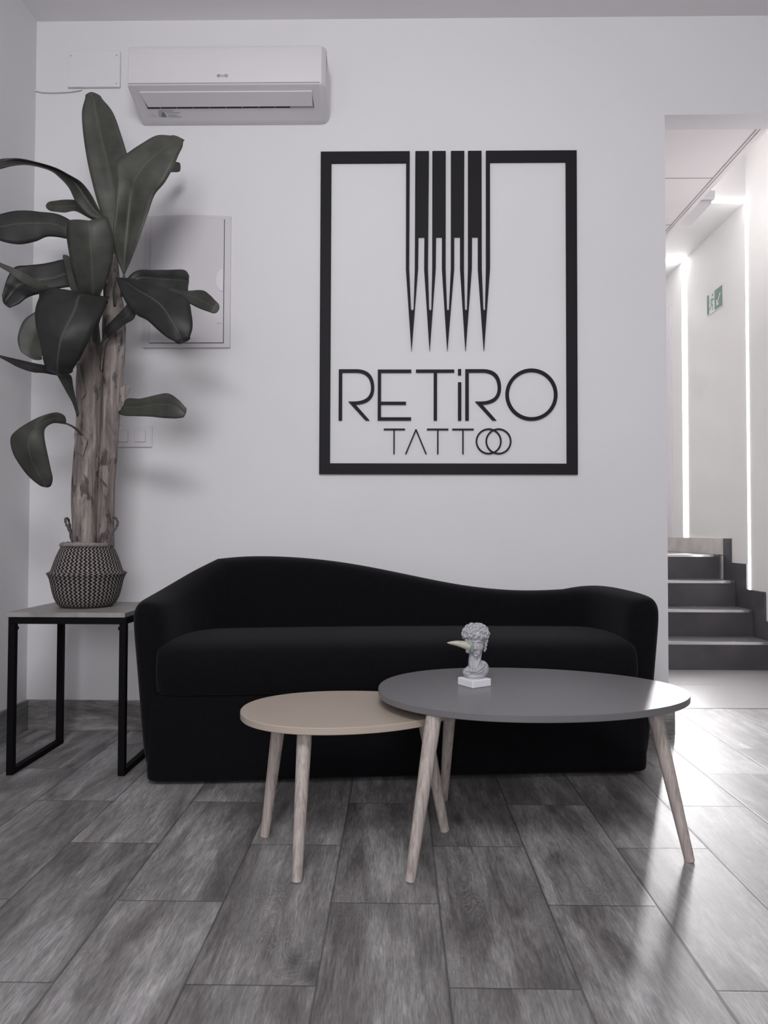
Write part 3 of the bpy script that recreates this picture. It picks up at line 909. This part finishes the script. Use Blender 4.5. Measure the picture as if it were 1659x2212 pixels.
# lips
tube(bm, [F(.0235, -.0068, -.0253), F(.0283, -.0028, -.0240), F(.0290, 0, -.0246), F(.0283, .0028, -.0240), F(.0235, .0068, -.0253)], [.0008, .0017, .0018, .0017, .0008], 8)
tube(bm, [F(.0235, -.0055, -.0272), F(.0278, 0, -.0286), F(.0235, .0055, -.0272)], [.0008, .0021, .0008], 8)
# nose
tube(bm, [F(.0268, 0, .0060), F(.0310, 0, -.0040), F(.0358, 0, -.0130), F(.0300, 0, -.0172)], [.0024, .0026, .0036, .0022], 12)
for s in (-1, 1):
    ell(bm, F(.0315, s * .0034, -.0148), (.0021, .0024, .0019))
    tube(bm, [F(.0280, s * .0030, .0040), F(.0282, s * .0085, .0070), F(.0238, s * .0145, .0060), F(.0160, s * .0185, .0020)], [.0020, .0027, .0024, .0014], 10)
    ell(bm, F(.0232, s * .0090, -.0012), (.0040, .0030, .0026))
    tube(bm, [F(.0245, s * .0040, -.0010), F(.0272, s * .0090, .0012), F(.0222, s * .0142, -.0008)], [.0006, .0010, .0006], 8)
    ell(bm, F(.0160, s * .0120, -.0125), (.0062, .0062, .0068))
    ell(bm, F(-.002, s * .0225, -.006), (.0028, .0045, .0072))
bust_body = obj('head_and_shoulders', bm, STATUE, bust, smooth=True)
md = bust_body.modifiers.new('remesh', 'REMESH'); md.mode = 'VOXEL'; md.voxel_size = 0.0006; md.use_smooth_shade = True
md = bust_body.modifiers.new('smooth', 'SMOOTH')
md.factor = 0.5; md.iterations = 9
# hair: chunky curled locks over the skull, none on the face
bm = bmesh.new()
rs = random.Random(11)
HCC = HC + Vector((-.0045, .004, .0235))
ell(bm, HCC, (.0355, .0325, .0265))
gold = pi * (3 - sqrt(5))
NL = 125
for i in range(NL):
    zz = 1 - 2 * (i + .5) / NL
    rr = sqrt(1 - zz * zz)
    d = Vector((cos(gold * i) * rr, sin(gold * i) * rr, zz))
    fwd = d.dot(FD)
    if zz < -0.80 or (fwd > 0.15 and zz < -0.30 and abs(d.dot(FR)) < 0.90): continue
    c = HCC + Vector((d.x * .0365, d.y * .0335, d.z * .0285))
    up = UP if abs(zz) < 0.9 else Vector((1, 0, 0))
    a_ = d.cross(up).normalized(); b2 = d.cross(a_).normalized()
    ph = rs.uniform(0, 2 * pi); r_ = rs.uniform(.0036, .0056); sg_ = rs.choice((-1, 1))
    pts = []
    for k in range(8):
        an = ph + sg_ * k * 0.62
        q = r_ * (1 - .06 * k)
        pts.append(c + a_ * (q * cos(an)) + b2 * (q * sin(an) * 1.15) + d * (0.0012 * sin(k * .8)))
    tube(bm, pts, [.0014, .0026, .0032, .0034, .0032, .0028, .0022, .0012], 8)
# side locks by the far ear, down to the nape
for k in range(6):
    c = F(-.003, .0245 - .0007 * k, .004 - .0052 * k) + Vector((0, .001 * k, 0))
    ell(bm, c + FR * (.0008 * (-1) ** k), (.0050 - .0003 * k, .0060, .0060), sub=2)
hair = obj('hair', bm, STATUE, bust, smooth=True)
md = hair.modifiers.new('remesh', 'REMESH'); md.mode = 'VOXEL'; md.voxel_size = 0.0006; md.use_smooth_shade = True
md = hair.modifiers.new('smooth', 'SMOOTH'); md.factor = 0.5; md.iterations = 3
# horn from the eye on the viewer's left, with its greenish torn socket
tip = Vector((bx_(372), -.020, bz_(598))); root = Vector((bx_(790), -.016, bz_(662)))
bm = bmesh.new()
pts = []; rad = []
for i in range(13): # tapering core
    k = i / 12
    p = tip.lerp(root, k) + Vector((0, 0, .0028 * sin(pi * k)))
    pts.append(p); rad.append(.0008 + .0125 * (k ** 0.72) )
tube(bm, pts, rad, 20)
for v in bm.verts:
    nz = noise.noise(v.co * 160)
    v.co += Vector((0, nz * .0008, nz * .0008))
horn = obj('horn', bm, HORN, bust, smooth=True)
bm = bmesh.new()
rs = random.Random(5)
for k in range(7):
    # ragged vertical folds between the horn and the nose
    x0 = 700 + 22 * k
    top = 520 + 12 * abs(k - 3); bot = 740 + 8 * k
    P = []
    for q in range(6):
        t = q / 5
        P.append((bx_(x0 + 20 * sin(3.1 * t + k) + 10 * t), -.0215 - .0035 * sin(pi * t) - .0012 * (k % 2) + .0012 * abs(k - 4), bz_(top + (bot - top) * t)))
    tube(bm, P, [.0012, .0026, .0030, .0028, .0026, .0012], 8)
ell(bm, Vector((bx_(745), -.018, bz_(735))), (.0075, .006, .0075), sub=2)
ell(bm, Vector((bx_(720), -.014, bz_(560))), (.0050, .006, .0060), sub=2)
sock = obj('torn_socket', bm, STATUE_G, bust, smooth=True)
md = sock.modifiers.new('remesh', 'REMESH'); md.mode = 'VOXEL'; md.voxel_size = 0.0007; md.use_smooth_shade = True

# ================================================================== SIDE TABLE
TZ = 0.553
tb = thing('side_table', 'small square side table with grey top and thin black metal frame, under the plant', 'table', (-1.12, 2.81, 0))
def T_(x, y): return (x + 1.12, y - 2.81)
obj('tabletop', nbox(-0.215, 0.195, -0.215, 0.195, TZ - 0.016, TZ, bevel=0.001), SIDETOP, tb)
tr = 0.0115
xl, xr, yf, yb = -0.184 - 0.012, 0.186, -0.200, 0.178
zt = TZ - 0.0165
for sx in (xl, xr):
    for sy in (yf, yb):
        obj('leg', nbox(sx - tr, sx + tr, sy - tr, sy + tr, 0.0, zt - 2 * tr, bevel=0.0015), METALBLK, tb)
    obj('floor_rail', nbox(sx - tr, sx + tr, yf + tr, yb - tr, 0.0, 0.019, bevel=0.0015), METALBLK, tb)
    obj('top_rail', nbox(sx - tr, sx + tr, yf + tr, yb - tr, zt - 2 * tr, zt, bevel=0.0015), METALBLK, tb)
for sy in (yf, yb):
    obj('top_rail', nbox(xl - tr, xr + tr, sy - tr, sy + tr, zt - 2 * tr, zt, bevel=0.0015), METALBLK, tb)
for sx, s in ((xl + tr, 1), (xr - tr, -1)):
    bm = bmesh.new()
    tube(bm, [(sx - s * .001, yf, zt - 0.038), (sx + s * .006, yf, zt - 0.038)], 0.006, 12)
    obj('screw', bm, METALBLK, tb)

# ================================================================== BASKET
BX, BY = -1.147, 2.815
bk = thing('basket', 'black and natural zigzag woven belly basket holding the banana plant', 'basket', (BX, BY, TZ))
pr = [(0.070, 0.0), (0.090, 0.003), (0.102, 0.014), (0.112, 0.035), (0.119, 0.06), (0.124, 0.085), (0.128, 0.103), (0.1345, 0.118), (0.139, 0.1235), (0.1345, 0.127), (0.126, 0.131), (0.121, 0.142), (0.114, 0.165), (0.105, 0.190), (0.096, 0.210), (0.090, 0.221)]
bm = lathe(pr, 96)
for v in bm.verts:
    a_ = atan2(v.co.y, v.co.x)
    k = 1 + 0.015 * sin(2 * a_ + 0.6) + 0.008 * sin(5 * a_)
    v.co.x *= k; v.co.y *= k
o = obj('woven_body', bm, BASKET, bk, smooth=True)
md = o.modifiers.new('solid', 'SOLIDIFY'); md.thickness = 0.003; md.offset = -1
bm = bmesh.new()
for j in range(2):
    pts = []
    for i in range(73):
        a_ = 2 * pi * i / 72
        rr = 0.0885 + 0.0018 * sin(26 * a_ + pi * j)
        pts.append((rr * cos(a_), rr * sin(a_), 0.229 + 0.004 * sin(26 * a_ + pi * j + pi / 2) + 0.002 * sin(3 * a_)))
    tube(bm, pts, 0.0058, 8, cap=False)
tube(bm, [(0.0885 * cos(2 * pi * i / 48), 0.0885 * sin(2 * pi * i / 48), 0.229) for i in range(49)], 0.0075, 8, cap=False)
obj('braided_rim', bm, RIM, bk, smooth=True)
def handle(pts):
    bm = bmesh.new()
    P = [Vector(p) for p in cat(pts, 6)]
    for j in range(2):
        q = []
        for i, p in enumerate(P):
            an = i * 0.9 + pi * j
            q.append(p + Vector((0.0022 * cos(an), 0.0022 * sin(an), 0.0012 * sin(an))))
        tube(bm, q, 0.0029, 8)
    obj('handle', bm, ROPE, bk, smooth=True)
def hb(px, py, dy): 
    v = at(px, py, BY + dy); return (v.x - BX, v.y - BY, v.z - TZ)
handle([hb(156, 1178, -.045), hb(151, 1150, -.045), hb(143, 1132, -.02), hb(141, 1121, .0), hb(147, 1121, .02), hb(152, 1140, .03), hb(155, 1160, .035), hb(157, 1178, .04)])
handle([hb(235, 1186, -.078), hb(238, 1165, -.068), hb(243, 1151, -.055), hb(250, 1141, -.04), hb(254, 1129, -.02), hb(249, 1119, 0), hb(242, 1121, .02), hb(240, 1150, .045), hb(240, 1178, .05)])

# ================================================================== BANANA PLANT
plant = thing('banana_plant', 'tall potted banana plant with drooping dark green leaves in the zigzag basket', 'plant', (BX, BY, TZ + 0.03))
PO = plant.location.copy()
def pp(px, py, Y):
    return at(px, py, Y) - PO
def trunk(name, secs, seed, n=28):
    """secs: (left px, right px, py, Y)"""
    S = cat([tuple(map(float, s)) for s in secs], 6)
    bm = bmesh.new(); rings = []
    for l, r, y, Y in S:
        c = pp((l + r) / 2, y, Y); w = (pp(r, y, Y) - pp(l, y, Y)).length / 2
        ring_ = []
        for k in range(n):
            a_ = 2 * pi * k / n
            nz = noise.noise(Vector((cos(a_) * 1.6 + seed, sin(a_) * 1.6, c.z * 3.0)))
            nz2 = noise.noise(Vector((cos(a_) * 4 + seed * 3, sin(a_) * 4, c.z * 7)))
            rr = w * (1 + 0.10 * nz + 0.06 * nz2)
            ring_.append(bm.verts.new((c.x + rr * cos(a_), c.y + rr * 0.85 * sin(a_), c.z)))
        rings.append(ring_)
    for a_, b2 in zip(rings[:-1], rings[1:]):
        for k in range(n): bm.faces.new((a_[k], a_[(k + 1) % n], b2[(k + 1) % n], b2[k]))
    bm.faces.new(rings[0]); bm.faces.new(rings[-1])
    o = obj(name, bm, BARK, plant, smooth=True)
    return o
trunk('trunk', [(158, 209, 1200, 2.80), (157, 209, 1150, 2.80), (156, 209, 1080, 2.80), (159, 212, 1010, 2.80), (165, 217, 940, 2.80), (167, 219, 870, 2.80), (167, 221, 810, 2.80), (175, 218, 770, 2.80), (190, 216, 730, 2.80), (196, 212, 690, 2.80)], 1.3)
trunk('trunk', [(206, 246, 1200, 2.83), (207, 246, 1120, 2.83), (210, 247, 1050, 2.83), (214, 252, 980, 2.83), (217, 257, 900, 2.83), (220, 264, 830, 2.83), (222, 269, 760, 2.83), (222, 270, 690, 2.83), (226, 263, 640, 2.83), (236, 258, 590, 2.83), (243, 254, 550, 2.83)], 4.1)
# torn sheaths and stubs
def flap(name, pts, m, thick=0.003):
    bm = bmesh.new()
    f = bm.faces.new([bm.verts.new(pp(*p)) for p in pts])
    bmesh.ops.triangulate(bm, faces=[f])
    bmesh.ops.solidify(bm, geom=bm.faces[:], thickness=thick)
    obj(name, bm, m, plant)
flap('sheath', [(257, 888, 2.79), (259, 850, 2.80), (262, 838, 2.80), (272, 832, 2.80), (282, 838, 2.80), (276, 855, 2.80), (268, 872, 2.79), (262, 886, 2.79)], BARK)
flap('sheath', [(167, 800, 2.765), (165, 786, 2.76), (172, 783, 2.76), (178, 815, 2.755), (186, 850, 2.755), (178, 862, 2.755), (170, 830, 2.76)], BARK)
flap('sheath', [(161, 940, 2.77), (163, 928, 2.77), (172, 935, 2.76), (190, 950, 2.755), (186, 965, 2.755), (180, 985, 2.76), (164, 975, 2.765)], BARK)
flap('sheath', [(216, 760, 2.785), (218, 740, 2.78), (236, 722, 2.78), (226, 750, 2.77), (220, 800, 2.77)], BARK)

def blunt(secs, n=2):
    # rounds the last section into a blunt leaf tip
    a, b = secs[-2], secs[-1]
    out = list(secs[:-1])
    for t in (0.5, 0.8, 0.95):
        k = sqrt(1 - t * t)
        mx, my = a[2] + (b[2] - a[2]) * t, a[3] + (b[3] - a[3]) * t
        out.append((mx + (a[0] - a[2]) * k, my + (a[1] - a[3]) * k, mx, my, mx + (a[4] - a[2]) * k, my + (a[5] - a[3]) * k, a[6] + (b[6] - a[6]) * t, a[7] + (b[7] - a[7]) * t))
    out.append((b[2], b[3], b[2], b[3], b[2], b[3], b[6], b[7]))
    return out
def leaf(secs, droop=0.004, n=5, curl=0.0, name='leaf', tip='', m=None):
    """secs: (lx,ly, mx,my, rx,ry, Ymid, Yedge) measured outline with real depth"""
    if tip == 'e': secs = blunt(secs)
    if tip == 's': secs = list(reversed(blunt(list(reversed(secs)))))
    S = cat([tuple(map(float, s)) for s in secs], n)
    bm = bmesh.new(); uvl = bm.loops.layers.uv.new('UVMap')
    rows = []; K_ = 5
    for s in S:
        L = pp(s[0], s[1], s[7]); Mi = pp(s[2], s[3], s[6]); R = pp(s[4], s[5], s[7])
        row = []
        for k in range(K_):
            t_ = k / K_
            p = L.lerp(Mi, t_); p = p + Vector((0, -1, 0.3)) * (curl * sin(pi * t_))
            row.append(bm.verts.new(p))
        row.append(bm.verts.new(Mi))
        for k in range(1, K_ + 1):
            t_ = k / K_
            p = Mi.lerp(R, t_); p = p + Vector((0, -1, 0.3)) * (curl * sin(pi * t_))
            row.append(bm.verts.new(p))
        rows.append(row)
    nr = len(rows); nc = 2 * K_ + 1
    for i in range(nr - 1):
        for k in range(nc - 1):
            f = bm.faces.new((rows[i][k], rows[i][k + 1], rows[i + 1][k + 1], rows[i + 1][k]))
            us = [k / (nc - 1), (k + 1) / (nc - 1), (k + 1) / (nc - 1), k / (nc - 1)]
            ws = [i / (nr - 1), i / (nr - 1), (i + 1) / (nr - 1), (i + 1) / (nr - 1)]
            for lp, u, w in zip(f.loops, us, ws): lp[uvl].uv = (u, w)
    o = obj(name, bm, m or LEAF, plant, smooth=True)
    md = o.modifiers.new('solid', 'SOLIDIFY'); md.thickness = 0.0016; md.offset = 0
    return o
def petiole(pts, r0=0.006, r1=0.003):
    P = cat([tuple(pp(*p)) for p in pts], 5)
    bm = bmesh.new()
    tube(bm, P, [r0 + (r1 - r0) * i / (len(P) - 1) for i in range(len(P))], 10)
    obj('leaf_stem', bm, STEM, plant, smooth=True)

# 1 tall upright leaf
leaf([(197, 201, 199, 201, 201, 202, 2.86, 2.86), (184, 213, 203, 215, 222, 215, 2.86, 2.85), (177, 243, 208, 246, 244, 243, 2.86, 2.84), (180, 292, 219, 297, 262, 292, 2.86, 2.84),
      (189, 350, 232, 352, 277, 345, 2.86, 2.84), (201, 402, 243, 405, 284, 400, 2.86, 2.84), (213, 445, 249, 452, 280, 450, 2.86, 2.85), (232, 500, 250, 505, 268, 505, 2.85, 2.85), (243, 560, 247, 562, 251, 560, 2.84, 2.84)], curl=.004, tip='s')
# 2 big folded leaf on the right
leaf([(266, 592, 268, 593, 270, 592, 2.78, 2.78), (248, 545, 271, 548, 288, 550, 2.77, 2.75), (243, 505, 275, 506, 304, 506, 2.76, 2.73), (249, 462, 278, 462, 320, 460, 2.75, 2.72), (251, 399, 285, 412, 334, 421, 2.73, 2.71),
      (252, 349, 292, 388, 356, 394, 2.71, 2.70), (278, 329, 312, 358, 375, 360, 2.70, 2.70), (305, 311, 338, 333, 386, 334, 2.70, 2.71), (338, 293, 362, 317, 394, 318, 2.71, 2.72), (368, 293, 380, 303, 396, 306, 2.73, 2.74), (386, 297, 389, 299, 392, 301, 2.75, 2.75)], curl=.003, tip='e')
leaf([(330, 352, 330, 362, 330, 372, 2.90, 2.90), (355, 352, 355, 364, 355, 374, 2.98, 2.98), (372, 351, 372, 362, 372, 372, 3.03, 3.03), (383, 350, 384, 361, 383, 372, 3.05, 3.05), (389, 353, 390, 361, 389, 370, 3.06, 3.06)])
# 3 arching leaf to the upper left
leaf([(222, 475, 224, 472, 226, 470, 2.83, 2.83), (194, 468, 207, 455, 212, 448, 2.82, 2.81), (166, 440, 185, 425, 197, 420, 2.80, 2.79), (150, 408, 163, 395, 176, 394, 2.78, 2.76), (132, 387, 140, 380, 150, 378, 2.76, 2.74), (107, 368, 111, 364, 119, 362, 2.74, 2.72),
      (63, 357, 66, 353, 75, 349, 2.71, 2.70), (31, 358, 32, 350, 38, 342, 2.69, 2.68), (2, 365, 2, 354, 0, 344, 2.66, 2.66), (-28, 372, -28, 364, -28, 356, 2.63, 2.63)], curl=.002)
# 4 short leaf below it
leaf([(99, 448, 99, 446, 99, 444, 2.88, 2.88), (117, 457, 115, 446, 115, 434, 2.88, 2.87), (140, 459, 142, 446, 142, 431, 2.87, 2.86), (163, 456, 166, 446, 168, 433, 2.87, 2.86), (190, 470, 192, 456, 190, 444, 2.86, 2.86), (212, 480, 214, 472, 212, 462, 2.85, 2.85)], tip='s')
# 5 dark wide leaf out of the left edge
leaf([(200, 520, 202, 512, 200, 502, 2.78, 2.78), (168, 520, 165, 503, 164, 483, 2.76, 2.76), (144, 516, 140, 494, 140, 469, 2.74, 2.75), (122, 512, 116, 484, 118, 461, 2.72, 2.73), (100, 512, 92, 482, 88, 458, 2.70, 2.71), (76, 522, 66, 482, 60, 455, 2.68, 2.69),
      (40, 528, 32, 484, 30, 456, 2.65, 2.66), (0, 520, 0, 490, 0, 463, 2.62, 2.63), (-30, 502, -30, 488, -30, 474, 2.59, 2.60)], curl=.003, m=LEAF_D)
# 6 front leaf folding forward
leaf([(215, 640, 216, 641, 217, 640, 2.72, 2.72), (176, 633, 204, 643, 219, 630, 2.69, 2.70), (159, 595, 200, 600, 233, 602, 2.65, 2.67), (150, 550, 198, 555, 244, 555, 2.62, 2.65), (144, 510, 195, 512, 243, 506, 2.60, 2.63), (146, 479, 192, 480, 234, 474, 2.60, 2.62), (150, 476, 194, 478, 230, 471, 2.63, 2.63)], curl=.004)
petiole([(236, 640, 2.81), (226, 648, 2.77), (216, 640, 2.72)])
leaf([(136, 552, 137, 551, 138, 550, 2.72, 2.72), (136, 558, 143, 556, 151, 556, 2.72, 2.72), (143, 590, 154, 590, 166, 590, 2.73, 2.73), (153, 625, 164, 628, 176, 632, 2.74, 2.74), (176, 652, 182, 655, 188, 655, 2.76, 2.76)])
# 7 left lower leaf, turned over
leaf([(152, 560, 158, 590, 160, 622, 2.76, 2.76), (133, 561, 140, 592, 150, 620, 2.74, 2.74), (112, 566, 118, 600, 124, 624, 2.72, 2.72), (90, 570, 92, 604, 98, 632, 2.70, 2.70), (60, 573, 62, 610, 72, 638, 2.68, 2.67), (32, 577, 42, 616, 56, 645, 2.66, 2.65),
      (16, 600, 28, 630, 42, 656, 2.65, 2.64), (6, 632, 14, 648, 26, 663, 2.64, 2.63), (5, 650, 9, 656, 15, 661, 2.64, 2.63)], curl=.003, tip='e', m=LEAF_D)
# 8 slim pointed leaf
leaf([(-25, 555, -25, 558, -25, 562, 2.52, 2.52), (0, 567, 0, 571, 0, 577, 2.54, 2.54), (25, 577, 23, 584, 22, 590, 2.56, 2.56), (50, 588, 48, 598, 46, 609, 2.58, 2.58), (76, 603, 74, 613, 70, 622, 2.61, 2.61), (100, 617, 97, 624, 92, 630, 2.64, 2.64), (120, 632, 119, 634, 116, 636, 2.68, 2.68)])
# 9 big dark front leaf hanging down
leaf([(232, 642, 233, 645, 234, 648, 2.70, 2.70), (100, 621, 176, 638, 230, 650, 2.62, 2.66), (84, 645, 163, 668, 222, 675, 2.57, 2.61), (76, 672, 147, 700, 208, 700, 2.54, 2.58), (78, 705, 134, 728, 196, 728, 2.53, 2.57), (88, 745, 127, 756, 184, 752, 2.54, 2.57),
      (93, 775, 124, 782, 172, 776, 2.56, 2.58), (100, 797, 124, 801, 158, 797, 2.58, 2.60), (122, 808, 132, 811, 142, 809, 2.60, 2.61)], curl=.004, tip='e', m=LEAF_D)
# 10 round leaf behind it
leaf([(96, 668, 98, 668, 100, 670, 2.72, 2.72), (74, 675, 92, 690, 110, 700, 2.71, 2.70), (50, 694, 76, 715, 104, 728, 2.70, 2.69), (38, 730, 66, 742, 98, 752, 2.69, 2.68), (44, 757, 62, 765, 90, 770, 2.69, 2.68), (64, 775, 72, 777, 84, 775, 2.69, 2.69)], tip='e')
# 11 thin lower-left leaf
leaf([(-25, 760, -25, 763, -25, 768, 2.52, 2.52), (0, 767, 0, 770, 0, 773, 2.54, 2.54), (47, 778, 42, 784, 38, 793, 2.58, 2.58), (78, 785, 74, 794, 70, 804, 2.61, 2.61), (104, 791, 98, 798, 94, 806, 2.64, 2.64), (132, 806, 128, 809, 124, 811, 2.68, 2.68)], m=LEAF_D)
leaf([(122, 808, 130, 806, 138, 804, 2.68, 2.68), (133, 828, 143, 824, 154, 812, 2.69, 2.69), (145, 850, 150, 846, 158, 835, 2.71, 2.71), (157, 872, 159, 868, 164, 862, 2.74, 2.74), (166, 900, 168, 898, 170, 894, 2.77, 2.77)])
# 12 drooping leaf at the lower left
petiole([(184, 952, 2.78), (172, 934, 2.75), (158, 922, 2.72), (141, 914, 2.70)])
leaf([(143, 917, 143, 914, 143, 911, 2.70, 2.70), (132, 915, 136, 905, 139, 898, 2.68, 2.68), (116, 914, 122, 902, 124, 891, 2.66, 2.66), (103, 920, 100, 908, 104, 894, 2.63, 2.63), (96, 930, 82, 920, 74, 906, 2.60, 2.61), (96, 945, 66, 940, 38, 928, 2.58, 2.60), (99, 962, 62, 960, 23, 947, 2.58, 2.60),
      (105, 990, 66, 985, 28, 978, 2.59, 2.61), (110, 1014, 76, 1010, 44, 1006, 2.61, 2.62), (114, 1034, 88, 1030, 62, 1029, 2.62, 2.63), (110, 1049, 98, 1049, 85, 1048, 2.63, 2.64), (102, 1053, 99, 1053, 96, 1052, 2.64, 2.64)], curl=.003)
# 13 leaf at the lower right
leaf([(256, 893, 258, 886, 262, 878, 2.80, 2.80), (268, 898, 272, 880, 276, 861, 2.79, 2.78), (295, 899, 298, 880, 303, 861, 2.77, 2.76), (325, 900, 332, 874, 338, 853, 2.75, 2.74), (352, 903, 362, 874, 364, 850, 2.73, 2.73), (378, 904, 384, 880, 386, 864, 2.72, 2.72), (395, 902, 398, 892, 400, 880, 2.72, 2.72), (401, 893, 402, 890, 402, 887, 2.72, 2.72)], curl=.003, tip='e')
# 15 leaf behind on the right
leaf([(262, 640, 264, 636, 262, 630, 2.80, 2.80), (276, 601, 282, 612, 290, 626, 2.82, 2.82), (298, 584, 308, 600, 318, 616, 2.83, 2.82), (330, 583, 340, 602, 350, 625, 2.82, 2.81), (362, 583, 370, 604, 378, 632, 2.81, 2.80), (398, 583, 394, 606, 392, 632, 2.79, 2.78), (409, 596, 408, 610, 406, 628, 2.77, 2.77)], curl=.003, m=LEAF_D)
# 14 big leaf at the right front
leaf([(251, 597, 251, 599, 252, 601, 2.72, 2.72), (258, 622, 272, 610, 283, 601, 2.70, 2.70), (273, 655, 300, 628, 313, 609, 2.67, 2.68), (295, 680, 330, 645, 360, 625, 2.64, 2.66), (318, 692, 350, 662, 404, 646, 2.62, 2.64), (340, 712, 366, 685, 414, 680, 2.60, 2.62), (361, 729, 382, 712, 416, 707, 2.60, 2.61),
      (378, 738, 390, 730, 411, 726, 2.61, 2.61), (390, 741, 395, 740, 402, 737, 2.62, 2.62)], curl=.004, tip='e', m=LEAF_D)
petiole([(248, 660, 2.80), (246, 630, 2.76), (251, 600, 2.72)])
# 16 leaf tip farther right
leaf([(360, 628, 362, 624, 366, 620, 2.72, 2.72), (384, 640, 390, 633, 398, 628, 2.71, 2.71), (410, 656, 420, 642, 436, 627, 2.70, 2.70), (432, 667, 440, 652, 452, 636, 2.69, 2.69), (452, 674, 458, 662, 466, 650, 2.68, 2.68), (466, 677, 472, 671, 478, 668, 2.68, 2.68)], tip='e')
# 17 dark folded blade crossing the trunk
leaf([(228, 722, 230, 725, 234, 728, 2.75, 2.75), (226, 710, 236, 716, 246, 720, 2.74, 2.74), (246, 688, 256, 696, 268, 702, 2.73, 2.73), (264, 670, 274, 684, 288, 690, 2.72, 2.72), (276, 655, 284, 668, 294, 676, 2.72, 2.72)], m=LEAF_D)
petiole([(220, 800, 2.79), (218, 760, 2.77), (222, 735, 2.76), (230, 724, 2.75)], 0.005, 0.003)
petiole([(250, 640, 2.82), (247, 600, 2.83), (247, 562, 2.84)], 0.010, 0.004)
petiole([(262, 640, 2.81), (266, 615, 2.79), (268, 593, 2.78)], 0.006, 0.004)
petiole([(228, 640, 2.82), (224, 560, 2.84), (226, 500, 2.84), (222, 475, 2.83)], 0.008, 0.004)
petiole([(206, 700, 2.80), (208, 620, 2.80), (206, 560, 2.79), (202, 515, 2.78)], 0.010, 0.005)
petiole([(232, 660, 2.82), (238, 610, 2.85), (240, 560, 2.85)], 0.010, 0.006)
petiole([(205, 760, 2.80), (205, 720, 2.78), (212, 690, 2.76), (232, 650, 2.71)], 0.012, 0.005)
petiole([(178, 900, 2.79), (172, 885, 2.78), (168, 895, 2.77)], 0.004, 0.003)
